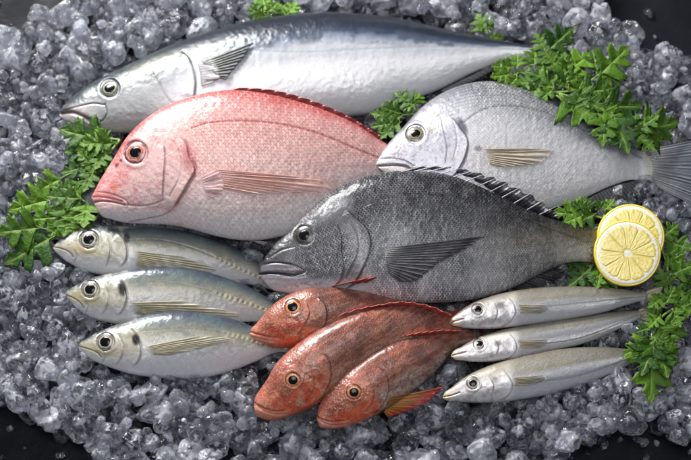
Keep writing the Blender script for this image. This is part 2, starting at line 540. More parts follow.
# ============ large blue-backed amberjack
f = Fish('amberjack', 'largest fish, a long amberjack with dark blue back and white belly',
         pairs('''62 108 63 120  68 101 70 126  82 89 84 131  99 79 104 133  131 63 138 134  171 44.5 182 133  212 30 226 131
         252 19.5 270 127  293 13.5 310 122  330 11.3 345 118  370 14 372 114.5  401 18 400 105  441 27.5 438 91  482 36.5 476 72  512 42 508 59  533 46.5 533 54.5'''),
         [(64, 114, .040), (330, 11, .044), (330, 118, .036)], .62, q=.52, nu=520, nv=170, rows=95, tk=.2)
X, Y, W, U = f.X, f.Y, f.W, f.U
f.stops([(0, (16, 20, 30)), (.20, (24, 32, 46)), (.30, (46, 58, 76)), (.36, (116, 126, 142)), (.43, (182, 184, 194)), (.60, (218, 218, 222)), (.85, (236, 236, 238)), (1, (228, 228, 232))], .10, .06)
bl = fbm(X * .085, Y * .11, 3)
band = sst(.22, .29, W) * (1 - sst(.36, .44, W)) * sst(.38, .45, U)
f.mix(band * sst(.46, .62, bl) * .8, (62, 72, 86))
f.mix(sst(.30, .40, W) * (1 - sst(.52, .62, W)) * .30 * fbm(X * .3, Y * .05), (120, 122, 116))
hd = 1 - sst(150, 200, X + .25 * (Y - 60))
f.mix(hd * sst(.30, .45, W) * .8, (136, 138, 138))
f.mix(hd * (1 - sst(.30, .52, W)) * .85, (44, 52, 56))
f.mix(hd * sst(.78, 1, W) * .5, (196, 190, 190))
d, sd, al = pdist(X, Y, [(118, 82), (150, 66), (182, 58), (215, 50)])
f.mix(np.exp(-(d / 6) ** 2) * .42 * sst(0, .2, al), (146, 146, 84))
f.mix(f.blob(96, 91, 14, 5, -20) * .5, (150, 156, 140))
f.mix(hd * (fbm(X * .15, Y * .15) - .45) * .6, (180, 180, 182))
f.plate([(150, 65), (157, 78), (168, 99), (182, 112)], .5, 8, dm=.35, dw=1.6)
f.plate([(181, 50), (189, 57), (193, 67), (195.5, 82), (194, 100)], 1.6, 12, dark=(48, 50, 56), dm=.8, dw=1.5)
d, sd, al = pdist(X, Y, [(197, 60), (200, 75), (201, 95)]); f.mix(np.exp(-(d / 2.2) ** 2) * .5, (224, 222, 226))
f.mix(f.blob(77, 110, 15, 6.5, 8) * .35, (176, 150, 146))
f.line([(60, 113.5), (70, 112), (82, 116), (93, 122)], 1.9, (74, 54, 54), .9, 2.4)
f.line([(64, 110), (80, 106), (96, 103.5), (104, 105)], 1.0, (54, 54, 58), .8, .7)
f.line([(105, 104), (107, 112), (103, 120), (95, 123)], .9, (80, 78, 82), .8, .8)
f.mix(f.blob(88, 112, 14, 5, 18) * .5, (190, 186, 184))
f.mix(f.blob(76, 123, 11, 5, 12) * .5, (192, 170, 166))
f.line([(66, 121), (80, 127), (100, 130)], .8, (110, 100, 100), .5, .4)
f.line([(240, 50), (300, 52), (380, 48), (460, 47), (530, 50)], .9, (150, 152, 158), .5, .2)
f.mix(f.blob(212, 74, 16, 10, 30) * .55, (206, 206, 212))
f.mk[:, 0] = sst(.16, .24, U) * .35; f.mk[:, 1] = 0; f.mk[:, 2] = sst(.2, .5, W)
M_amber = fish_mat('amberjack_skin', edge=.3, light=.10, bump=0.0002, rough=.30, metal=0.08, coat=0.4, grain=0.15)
f.finish(M_amber, (110, 88.5, 9.6, 5.2, [(0, (20, 20, 20)), (.54, (30, 32, 30)), (.60, (150, 156, 122)), (.68, (130, 134, 110)), (.74, (54, 58, 52)), (.86, (98, 102, 94)), (1, (60, 64, 62))]))
FM_dark = fin_mat('grey_green_fin', 13, .12, .35, .3, 0.0, fade=0.4)
f.fin('pectoral_fin', [(202, 62), (210, 68), (217, 77)], [(256, 41), (244, 57), (226, 79)], FM_dark, [(0, (150, 154, 150)), (.3, (112, 118, 112)), (1, (92, 100, 102))], 'surf', (.001, .0035), rays=9)
f.fin('pectoral_base', [(198, 64), (200, 75), (201, 86)], [(218, 66), (221, 76), (213, 82)], FM_dark, [(0, (196, 196, 200)), (1, (206, 206, 208))], 'surf', (.0008, .0018), rays=2, nb=30, nj=16, scallop=0)
f.fin('tail_fin', [(531, 46.5), (532, 50.5), (531, 54.5)], [(584, 21), (572, 42), (562, 60), (560, 80)], FM_dark, [(0, (120, 124, 124)), (.3, (82, 88, 76)), (1, (84, 92, 72))], 'plane', (.002, .012), rays=18, thick=.0012)
f.fin('anal_fin', [(440, 91), (470, 76), (500, 63)], [(452, 92), (478, 79), (503, 65)], FM_dark, [(0, (170, 172, 174)), (1, (120, 124, 126))], 'plane', (0, -.004), rays=14, nj=10)

TAILS = [[(531, 46), (583, 22), (568, 50), (566, 86), (531, 55)]]
# ============ red sea bream
f = Fish('red_sea_bream', 'plump pink and red sea bream with rows of red spots and a white chin',
         pairs('''94 192 94 203  98 184 99 213  105 172 112 219.5  115 156 128 223  126 138 146 224  145 119 168 225  172 103 192 229.5  196 95 215 236
         223.5 90 242 240.5  256 91.6 270 239  288 98.5 296 232  325 110 330 214  358 125 358 194  382 141 380 178  402 152 400 170'''),
         [(94, 198, .064), (240, 90, .086), (240, 240, .048)], .37, q=.60, nu=460, nv=260, rows=23, asp=.95)
X, Y, W, U = f.X, f.Y, f.W, f.U
f.stops([(0, (182, 92, 88)), (.045, (198, 122, 118)), (.12, (210, 154, 150)), (.30, (226, 178, 170)), (.55, (238, 196, 189)), (.75, (243, 212, 206)), (.9, (240, 228, 226)), (1, (230, 224, 224))], .14, .05)
hd = 1 - sst(166, 200, X - .1 * (Y - 160))
f.mix(hd * (1 - sst(.5, .85, W)) * .5, (212, 158, 154))
f.mix(hd * (1 - sst(.02, .3, W)) * .75, (192, 98, 94))
f.mix(f.blob(112, 180, 19, 14, -35, .6) * .75, (206, 118, 116))
f.mix(f.blob(150, 178, 22, 26, 10, .7) * .55, (226, 184, 182))
f.mix(f.blob(126, 134, 20, 9, -48, .7) * .7, (190, 66, 60))
f.mix(hd * sst(.44, .62, fbm(X * .16, Y * .16)) * .4, (236, 196, 194))
f.mix(hd * sst(.5, .7, fbm(X * .09 + 30, Y * .12)) * .3, (190, 104, 106))
f.mix(hd * sst(.55, .7, fbm(X * .6, Y * .6, 2)) * .35, (238, 214, 214))
f.mix(f.blob(117, 165, 2.4, 1.5, -50) * .8, (96, 40, 44)); f.mix(f.blob(121, 160.5, 1.6, 1.3) * .8, (96, 40, 44))
f.mix(sst(206, 214, Y - .05 * (X - 94)) * (1 - sst(150, 190, X)), (222, 214, 214))
f.mix(f.blob(113.5, 187.5, 3.2, 2) * .6, (214, 92, 44))
f.line([(92, 197), (100, 197.2), (112, 199), (122, 201.5)], 1.0, (120, 50, 52), .5, .5)
f.mix(f.blob(104, 196.5, 15, 5, 5, .5) * .6, (206, 112, 112))
f.line([(90, 203.2), (100, 201.6), (112, 202.2), (125, 205)], 1.0, (140, 76, 78), .8, 1.0)
f.line([(96, 192), (106, 193), (118, 196.5), (128, 204), (127, 208)], .9, (150, 84, 86), .4, .4)
f.line([(128, 205), (140, 206), (154, 204), (163, 200)], 1.0, (150, 110, 112), .5, .6)
f.line([(130, 222), (148, 219), (166, 214), (172, 210)], 1.0, (140, 112, 116), .5, .7)
f.plate([(163.5, 142), (165, 156), (163.5, 178), (162.5, 200)], .7, 9, dark=(96, 60, 66), dm=.75, dw=1.1)
f.line([(172, 140), (178, 150), (181, 163), (179, 178), (170, 196)], .9, (190, 140, 142), .5, .4)
f.plate([(178, 136), (186, 143), (190, 158), (195.5, 168.5), (188, 184), (178, 201), (171, 212)], 1.7, 12, dark=(124, 58, 62), dm=.8, dw=1.7)
f.mix(f.blob(190, 158, 7, 13, -12, .7) * .55, (178, 82, 84))
f.line([(192, 128), (205, 123.5), (219, 121.6), (251, 120.7), (284, 124.5), (321, 134), (358, 149.5), (384, 160)], 1.1, (150, 50, 46), .75, .35)
f.mix(sst(205, 230, X) * np.exp(-((Y - 180 - .04 * (X - 214)) / 9) ** 2) * .5 * (1 - sst(300, 350, X)), (214, 120, 96))
f.mix(f.blob(222, 172, 26, 9, 5, .8) * .35, (206, 120, 112))
f.mix((1 - sst(.02, .12, W)) * .5 * sst(.2, .3, U), (178, 72, 68))
f.c *= .94
body = sst(178, 204, X - .12 * (Y - 160))
f.mk[:, 0] = body * .8 * (1 - .3 * sst(.85, 1, W)) + (1 - body) * .22
f.mk[:, 1] = .95 * body * sst(.04, .12, W) * (1 - sst(.50, .70, W)) + .18 * body * (1 - sst(.68, .85, W)); f.mk[:, 2] = .6 + .4 * W
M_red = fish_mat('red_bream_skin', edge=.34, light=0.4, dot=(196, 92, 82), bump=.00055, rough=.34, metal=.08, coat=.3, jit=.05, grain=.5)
f.finish(M_red, (136, 152.7, 11.6, 5.4, [(0, (24, 20, 20)), (.44, (40, 28, 26)), (.50, (176, 120, 90)), (.60, (150, 84, 70)), (.72, (196, 150, 146)), (.80, (176, 112, 110)), (.90, (96, 56, 54)), (1, (120, 66, 64))]))
FM_red = fin_mat('orange_pink_fin', 8, .72, .35, .18, 0.0, fade=0.95)
f.fin('pectoral_fin', [(212, 169), (215, 178), (213, 187)], [(290, 175.5), (326, 183), (331, 187), (300, 192), (256, 196)], FM_red, [(0, (236, 192, 186)), (.5, (236, 184, 170)), (1, (240, 214, 208))], 'surf', (.0003, .0014), rays=9, scallop=.03)
f.fin('pectoral_base', [(200, 178), (202, 186), (206, 195)], [(216, 169), (222, 175), (225, 184), (222, 193), (214, 198)], FM_red, [(0, (232, 192, 193)), (1, (228, 182, 184))], 'surf', (.0004, .0016), rays=2, nb=30, nj=16, scallop=.02)
FM_redd = fin_mat('red_fold_fin', 12, .05, .35, .4, .2)
f.fin('dorsal_fin', [(226, 91), (262, 94), (300, 103), (340, 118), (376, 138)], [(240, 87.5), (270, 89.5), (305, 98), (345, 114), (382, 136)], FM_redd, [(0, (190, 92, 88)), (1, (164, 70, 68))], 'plane', (-.001, .002), rays=12, nj=10)
f.fin('tail_fin', [(400, 153), (401, 161), (399, 169)], [(432, 142), (424, 164), (430, 188)], FM_redd, [(0, (200, 110, 100)), (1, (180, 80, 76))], 'plane', (0, -.006), rays=14)
f.fin('pelvic_fin', [(222, 236), (235, 238.5), (246, 239)], [(262, 241), (268, 243), (266, 245)], FM_red, [(0, (230, 220, 220)), (1, (222, 206, 206))], 'plane', (-.002, -.004), rays=5, nj=20)

# ============ silver sea bream
f = Fish('silver_sea_bream', 'silver sea bream with a beige side fin and blue-grey tail, at upper right',
         pairs('''377 161.5 378 167  382 152 384 173  392 138.5 396 180  403 126.5 412 187  422 106 434 196  446 90 458 204  470 82 482 209  494 80.5 506 212
         523 88 530 212  551.6 101 556 208.5  580 118 584 199  609 135.5 612 186  632 148 634 180  649 152 656 184'''),
         [(378, 164, .070), (650, 168, .034), (494, 80, .058)], .36, q=.58, nu=440, nv=240, rows=31, asp=.85)
X, Y, W, U = f.X, f.Y, f.W, f.U
f.stops([(0, (88, 90, 98)), (.06, (124, 126, 134)), (.18, (186, 187, 194)), (.36, (214, 214, 218)), (.6, (224, 223, 226)), (.85, (230, 229, 231)), (1, (220, 219, 221))], .10, .05)
f.mix(sst(.45, .7, fbm(X * .5, Y * .04, 3)) * .25 * sst(.3, .4, U), (176, 174, 180))
hd = 1 - sst(452, 476, X - .1 * (Y - 140))
f.mix(hd * sst(.26, .4, W) * .75, (176, 174, 185))
f.mix(hd * (1 - sst(.1, .34, W)) * .7, (120, 118, 124))
f.mix(f.blob(400, 143, 18, 6, -52, .7) * .5, (126, 116, 112))
f.mix(f.blob(431, 129, 6, 5) * .45, (176, 172, 140))
f.mix(hd * sst(.48, .7, fbm(X * .2, Y * .2)) * .35, (150, 148, 156))
f.mix(hd * sst(.62, .74, fbm(X * .5, Y * .5, 2)) * .4, (110, 108, 114))
f.line([(374, 166.6), (384, 165.5), (396, 165), (408, 167.5), (412, 171)], 1.3, (92, 78, 76), .9, 1.8)
f.line([(380, 159), (392, 158.5), (404, 160.5), (414, 166)], .9, (120, 114, 116), .6, .8)
f.mix(f.blob(388, 162, 12, 3, 0) * .4, (212, 204, 206))
f.mix(f.blob(396, 170, 16, 3, 6) * .5, (196, 180, 168))
f.plate([(441, 118), (444, 132), (447, 148), (445, 166)], .5, 9, dark=(140, 138, 148), dm=.5, dw=1.4)
f.mix(f.blob(397, 147, 2, 1.4) * .8, (70, 64, 66)); f.mix(f.blob(401, 143.5, 1.5, 1.2) * .8, (70, 64, 66))
f.line([(452, 119), (456, 130), (457, 144), (453, 160)], .9, (168, 166, 176), .5, .4)
f.plate([(448, 114), (455, 120.5), (461, 128), (468, 140), (466, 155), (460, 168), (450, 182)], 1.7, 12, dark=(84, 82, 90), dm=.85, dw=1.6)
f.mix(f.blob(462, 126, 3.6, 9, -28, .6) * .8, (70, 68, 78))
f.mix(f.blob(478, 148.5, 4, 2.6) * .6, (84, 70, 84))
f.mix(f.blob(500, 158, 40, 12, 0, .8) * .22, (178, 160, 138))
f.line([(463, 123), (473, 115), (484.5, 109), (500, 106), (518, 106.5), (540, 111), (561, 118.5), (599.5, 137.5), (642, 158)], 1.1, (104, 104, 112), .6, .35)
for q in range(9):                                                     # dark rows of scales along the back
    w0 = .035 + .03 * q
    f.mix(np.exp(-((W - w0) / .007) ** 2) * sst(.22, .34, U) * (.5 - .05 * q), (66, 68, 76))
f.mix(sst(.955, .975, U) * .85, (200, 198, 186))
body = sst(458, 480, X)
f.mk[:, 0] = body * (1 - .62 * sst(.16, .5, W)) * (1 - sst(.94, .96, U)); f.mk[:, 1] = 0; f.mk[:, 2] = 1
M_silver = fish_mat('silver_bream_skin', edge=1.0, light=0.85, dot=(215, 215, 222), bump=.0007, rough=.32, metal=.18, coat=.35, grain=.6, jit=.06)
f.finish(M_silver, (415.7, 134, 9.4, 4.5, [(0, (20, 18, 18)), (.46, (34, 30, 28)), (.52, (156, 144, 104)), (.62, (112, 104, 78)), (.7, (76, 72, 62)), (.8, (136, 132, 116)), (.9, (92, 90, 90)), (1, (100, 100, 104))]))
FM_beige = fin_mat('beige_fin', 9, .5, .35, .2, 0.0, fade=0.95)
f.fin('pectoral_fin', [(482, 149), (486, 156), (489, 164)], [(530, 148.5), (554, 152), (548, 159), (522, 166), (500, 167)], FM_beige, [(0, (206, 188, 164)), (.4, (208, 192, 168)), (1, (212, 202, 186))], 'surf', (.0003, .0012), rays=9, scallop=.03)
FM_blue = fin_mat('blue_grey_tail', 15, .45, .35, .35, .15)
f.fin('tail_fin', [(643, 151), (648, 167), (650, 183)], [(724, 134), (700, 168), (716, 216)], FM_blue, [(0, (206, 206, 204)), (.2, (184, 186, 190)), (.5, (140, 145, 154)), (1, (92, 100, 114))], 'plane', (.002, .020), rays=20, nj=50, scallop=.04)
f.fin('anal_fin', [(590, 197), (612, 187), (634, 181)], [(598, 212), (620, 203), (644, 187)], FM_blue, [(0, (150, 150, 154)), (1, (104, 108, 116))], 'plane', (0, -.006), rays=11)
f.fin('dorsal_fin', [(540, 94), (570, 111), (610, 136)], [(546, 91), (578, 107), (618, 135)], FM_blue, [(0, (90, 92, 98)), (1, (60, 62, 70))], 'plane', (-.001, .002), rays=16, nj=8)

TAILS.append([(650, 152), (724, 134), (702, 168), (716, 216), (657, 184)])
# ============ black sea bream
f = Fish('black_sea_bream', 'dark grey black sea bream with raised spiny back fin, in the middle',
         pairs('''260.5 268 263 280  265 258 270 288  273.4 246 284 292.5  289 231 300 294.5  307 212.5 320 296.5  328 194 342 298.5  354 180 370 300.5  385.5 172 400 302
         416.7 171 428 303  453 176 460 301.5  490 191 488 296.5  521 206.5 518 285.5  552 219 545 271.5  580 226 572 262  600 229 597 263'''),
         [(262, 274, .062), (430, 171, .086), (430, 303, .052)], .38, q=.58, droop=.016, nu=520, nv=280, rows=31, asp=.8)
X, Y, W, U = f.X, f.Y, f.W, f.U
f.stops([(0, (22, 22, 25)), (.12, (38, 38, 41)), (.3, (78, 78, 82)), (.46, (122, 122, 126)), (.62, (176, 175, 179)), (.82, (222, 221, 224)), (1, (170, 168, 172))], .16, .05)
f.mix(sst(.42, .66, fbm(X * .035, Y * .015, 3)) * .45 * sst(.25, .4, U), (54, 54, 58))
f.mix(sst(.5, .7, fbm(X * .12 + 9, Y * .10, 3)) * .3, (164, 164, 168))
hd = 1 - sst(345, 366, X - .2 * (Y - 240))
f.mix(hd * sst(.1, .3, W) * (1 - sst(.78, .93, W)) * .75, (60, 58, 62))
f.mix(f.blob(330, 208, 34, 9, -38, .8) * .4, (150, 150, 156))  # highlight on the forehead, painted into the skin colour
f.mix(f.blob(277, 266, 22, 12, -10, .8) * .5, (74, 70, 78))
f.mix(sst(275, 281, Y - .035 * (X - 262) + 2 * fbm(X * .2, Y * .2)) * (1 - sst(325, 350, X)) * .85, (190, 182, 186))
f.mix(f.blob(306, 285, 16, 3, -5, .9) * sst(.4, .6, fbm(X * .6, Y * .6, 2)) * .5, (90, 84, 90))
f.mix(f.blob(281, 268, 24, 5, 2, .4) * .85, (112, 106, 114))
f.line([(259, 274.5), (268, 273.5), (280, 274), (293, 275.5), (304, 272.5)], 1.2, (44, 40, 44), .9, 1.5)
f.line([(262, 264.5), (272, 263), (285, 263.6), (296, 266), (305, 271)], 1.0, (40, 38, 42), .7, .8)
f.line([(262, 271), (275, 269.5), (290, 270.5), (300, 270)], 1.2, (120, 114, 122), .5, -.2)
f.line([(264, 277.5), (280, 278), (298, 279), (308, 277)], 1.6, (176, 168, 174), .5, -.2)
f.line([(268, 258), (282, 250), (294, 247)], 1.0, (30, 30, 32), .5, .6)
f.mix(f.blob(281, 251, 2.2, 1.4) * .9, (20, 20, 22)); f.mix(f.blob(288, 247, 1.8, 1.3) * .9, (20, 20, 22))
f.plate([(337, 222), (341, 232.5), (342.5, 252.5), (344, 270), (338, 283), (326, 291)], .9, 10, dark=(28, 27, 30), dm=.8, dw=1.6)
f.line([(350, 222), (357, 233), (359, 248), (354, 264), (346, 278)], 1.0, (70, 68, 72), .5, .5)
f.plate([(345, 208), (352.5, 214), (362.5, 222.5), (371, 237.5), (370, 252.5), (362.5, 270), (354, 283), (342, 292)], 2.0, 13, dark=(26, 26, 28), dm=.85, dw=2.0)
f.mix(f.blob(358, 217, 4.5, 9, -52, .6) * .85, (24, 24, 27))
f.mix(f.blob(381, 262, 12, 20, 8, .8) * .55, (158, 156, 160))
f.line([(362, 207), (380, 200), (400, 196), (440, 195.5), (490, 205), (540, 224), (590, 243)], 1.2, (44, 44, 48), .7, .45)
f.mix(sst(.965, .985, U) * .8, (120, 104, 88))
body = sst(350, 372, X - .2 * (Y - 240))
ck = f.blob(322, 248, 32, 30, 0, .35)
f.mk[:, 0] = np.clip(body + ck * .75 + (1 - sst(.05, .2, W)) * sst(.12, .2, U), 0, 1); f.mk[:, 1] = 0; f.mk[:, 2] = .3 + .7 * sst(.2, .8, W)
M_black = fish_mat('black_bream_skin', edge=1.0, light=0.9, bump=0.001, rough=.32, metal=0.08, coat=0.35, grain=0.4, jit=.12)
f.finish(M_black, (304.5, 235.5, 9.8, 5.0, [(0, (30, 28, 24)), (.45, (34, 31, 27)), (.55, (70, 66, 56)), (.68, (58, 54, 46)), (.8, (40, 38, 36)), (.9, (84, 82, 80)), (1, (40, 40, 42))]))
FM_blk = fin_mat('dark_grey_fin', 14, .05, .35, .55, 0.0, fade=0.35)
f.fin('pectoral_fin', [(386, 248), (385, 259), (389, 273)], [(490, 235), (468, 248), (440, 264), (418, 281), (400, 282)], FM_blk, [(0, (150, 148, 152)), (.25, (110, 110, 114)), (.7, (84, 84, 88)), (1, (76, 76, 80))], 'surf', (.001, .0042), rays=14, scallop=.08, nj=50)
D_base = [(398, 172), (420, 171.5), (450, 176), (480, 187), (505, 199), (528, 210), (552, 219)]
D_tip = [(428, 164), (455, 164.5), (483, 169), (512, 177), (533, 186), (549, 196), (559, 206), (565, 216)]
D_edge = [(418, 166.5), (444, 166), (474, 171), (504, 180), (526, 190), (546, 203), (561, 216)]
dor = f.fin('dorsal_fin', D_base, D_edge, FM_blk, [(0, (70, 70, 75)), (.5, (62, 62, 67)), (1, (56, 56, 62))], 'plane', (-.001, .005), rays=11, scallop=.16, rip=.0003, nb=150, bow=.002)
t = NT('fin_spine'); M_spine = t.surf(t.princ(Base_Color=tuple(lin((150, 150, 156))), Roughness=.3, Coat_Weight=.4))
bb = crv(D_base, 100); ee = crv(D_tip, 100)
for q in range(12):
    i = int(2 + q * 8.1); b0 = bb[i]; e0 = ee[i] + (ee[i] - bb[i]) * RNG.uniform(-.12, .12)
    zz = f.planez(*b0) - f.droop * .5 * ((b0[0] - 398) / 200) ** 2
    pth = np.array([P(*(b0 * (1 - w) + e0 * w), zz + .002 + .0065 * w + .002 * math.sin(math.pi * w)) for w in np.linspace(0, 1, 10)])
    v_, f_ = tube(pth, np.linspace(.0007, .0001, 10), 7)
    mesh_obj('spine', v_, f_, M_spine, dor)
f.fin('anal_fin', [(512, 287), (530, 278.5), (556, 266)], [(532, 293), (548, 288), (562, 277), (572, 265)], FM_blk, [(0, (84, 84, 88)), (1, (48, 48, 52))], 'plane', (-.006, -.007), rays=11, scallop=.1)
f.fin('pelvic_fin', [(404, 296), (412, 299), (420, 301)], [(462, 299.5), (458, 303), (440, 306)], FM_blk, [(0, (70, 70, 76)), (1, (26, 26, 30))], 'plane', (.002, .001), rays=6)
f.fin('tail_fin', [(598, 231), (600, 246), (597, 261)], [(650, 214), (634, 247), (646, 282)], FM_blk, [(0, (96, 92, 90)), (1, (50, 50, 54))], 'plane', (0, -.012), rays=16)

# ============ horse mackerel
FM_olive = fin_mat('olive_side_fin', 9, .6, .35, .25, 0.0, fade=0.95)
M_hm = fish_mat('horse_mackerel_skin', edge=.28, light=.30, bump=.0003, rough=.30, metal=.22, coat=0.65, grain=0.2, jit=.2)


def horse_mackerel(label, pr, plane, eye, gill, prem, spot, mouth, llat, pec, q):
    f = Fish('horse_mackerel', label, pairs(pr), plane, .56, q=.54, droop=.012, nu=360, nv=130, rows=46, group='horse mackerel side by side', tk=.4)
    X, Y, W, U = f.X, f.Y, f.W, f.U
    f.stops([(0, (44, 54, 66)), (.10, (74, 88, 98)), (.22, (120, 128, 122)), (.34, (164, 161, 142)), (.46, (194, 190, 174)), (.56, (214, 213, 208)), (.72, (226, 227, 230)), (1, (234, 234, 238))], .10, .08)
    f.mix(sst(.45, .7, fbm(X * .1 + q * 9, Y * .2, 3)) * .3 * (1 - sst(.4, .6, W)), (92, 112, 120))
    gx = np.mean([p[0] for p in gill])
    hd = 1 - sst(gx - 4, gx + 10, X)
    f.mix(hd * sst(.15, .3, W) * (1 - sst(.6, .85, W)) * .7, (160, 154, 134))
    f.mix(hd * (1 - sst(.08, .22, W)) * .7, (70, 70, 66))
    f.mix(hd * sst(.46, .62, fbm(X * .2, Y * .2)) * .5, (208, 202, 190))
    f.mix(hd * sst(.7, .95, W) * .6, (226, 224, 226))
    f.mix(f.blob(eye[0] - 4, eye[1] + eye[2] * 1.1, 15, 4, 12, .8) * .5, (196, 178, 120))
    f.line(mouth, .8, (104, 92, 76), .6, .5)
    mx, my = mouth[-1]
    f.line([(mx + 2, my - 6), (mx + 4, my), (mx + 1, my + 5)], .9, (140, 128, 108), .35, .3)
    f.plate(prem, .5, 7, dark=(120, 110, 96), dm=.5, dw=1.3)
    f.plate(gill, 1.3, 9, dark=(110, 106, 100), dm=.7, dw=1.3)
    f.mix(f.blob(*spot, -8, .5) * .92, (26, 24, 26))
    d, sd, al = f.line(llat, .9, (116, 110, 90), .5, .25)
    tailp = sst(.5, .62, al)                                           # keeled scutes on the rear of the line
    f.mix(np.exp(-(d / 2.2) ** 2) * tailp * (.5 + .5 * np.sin(al * 190)) * .8, (232, 222, 170))
    f.h += np.exp(-(d / 2.0) ** 2) * tailp * .0006 * (.6 + .4 * np.sin(al * 190))
    rib = np.sin((X - .55 * Y) * .62) * sst(.6, .7, W) * (1 - sst(.85, .95, W)) * sst(.3, .4, U) * (1 - sst(.7, .8, U))
    f.h += rib * .00022
    f.mk[:, 0] = sst(gx, gx + 14, X) * .6; f.mk[:, 1] = 0; f.mk[:, 2] = .4 + .6 * W
    f.finish(M_hm, eye + (SILV_IRIS,), .0002)
    b, e = pec
    f.fin('pectoral_fin', b, e, FM_olive, [(0, (200, 190, 150)), (.5, (204, 194, 158)), (1, (210, 204, 180))], 'surf', (.0003, .0010), rays=10, scallop=.02, nj=44)
    T0, T1 = f.T[-1], f.B[-1]
    f.fin('tail_fin', [T0, (T0 + T1) / 2, T1], [T0 + (26, -2), (T0 + T1) / 2 + (16, 8), T1 + (18, 22)], FM_olive, [(0, (150, 146, 110)), (1, (120, 116, 90))], 'plane', (-.004, -.010), rays=12, nb=50, nj=20)
    return f


horse_mackerel('topmost of the three horse mackerel, just under the chin of the pink bream',
    '54 246 53.5 249 59 240.6 61 257 74 232 74 266 96 227 92 273 126 225.5 122 277 160 227 155 279 190 232 186 280 217 239.5 213 281 239 250 236 283 262 264 258 286 282 278 278 292',
    [(54, 247, .040), (160, 227, .042), (160, 279, .030)], (89, 239.6, 9.2, 5.0),
    [(118, 232), (124, 240), (127, 250), (126, 260), (120, 268)], [(107, 236), (110, 246), (109, 258), (104, 268)], (127, 238, 3.0, 4.6),
    [(53, 247), (62, 249), (70, 253), (73, 257)], [(128, 240), (160, 240), (190, 247), (215, 257), (240, 269), (278, 286)],
    ([(134, 251), (133, 257), (136, 266)], [(183, 256.5), (216, 270), (180, 274), (150, 270)]), 1)
horse_mackerel('middle of the three horse mackerel, with a large black spot behind its cheek',
    '66 292 66.5 296 74 286.5 74 306 89 279 88 316 111.5 273 110 323 138 267.7 138 326 168 266.5 168 327 198 269.5 197 327 224 277 222 325 251 288 247 322 273 301 268 322 292 313 288 324',
    [(66, 294, .046), (168, 266, .050), (168, 327, .034)], (90.3, 289.4, 8.6, 4.8),
    [(118, 279), (124, 286), (127, 297), (124, 308), (117, 317)], [(104, 284), (108, 294), (107, 306), (100, 316)], (122.4, 288.7, 3.6, 6.8),
    [(65, 295), (73, 298), (80, 303), (84, 308)], [(130, 283), (168, 282), (200, 288), (228, 297), (252, 305), (286, 318)],
    ([(130, 303), (130, 308), (134, 314)], [(183, 300.5), (240, 316), (200, 320), (160, 317)]), 2)
horse_mackerel('lowest of the three horse mackerel, showing its whole white belly',
    '79.5 344 80 348 89 337 88 357 107.7 328 106 366 130 319.6 128 373.5 156.6 312 154 377.7 183 310.6 180 379.5 209 313.6 206 377.5 235.6 319.6 232 371 258 329.5 255 362 280 341 277 352.5 296 347 295 353',
    [(80, 346, .044), (183, 310, .050), (183, 379, .036)], (105.5, 342, 8.7, 4.7),
    [(129, 327), (136, 336), (141, 348), (139, 360), (132, 368)], [(118, 334), (123, 345), (121, 358), (114, 366)], (136, 339.6, 3.4, 5.4),
    [(78.5, 346.5), (88, 349), (97, 353), (101, 357)], [(142, 331), (180, 328), (212, 331), (240, 337), (258, 342), (292, 349)],
    ([(145, 347), (147, 351), (153, 355)], [(198, 336), (232, 339), (200, 349), (172, 355)]), 3)

# ============ gurnards
FM_gred = fin_mat('red_gurnard_fin', 12, .06, .35, .4, .2)
M_gu = fish_mat('gurnard_skin', micro=0.12, edge=0.6, light=0.3, bump=0.0005, rough=0.36, metal=.0, coat=0.45, grain=0.5, jit=.3)
GU_IRIS = [(0, (20, 20, 26)), (.54, (30, 22, 18)), (.60, (216, 150, 92)), (.76, (196, 116, 66)), (.86, (150, 84, 60)), (.95, (96, 60, 50)), (1, (140, 92, 76))]


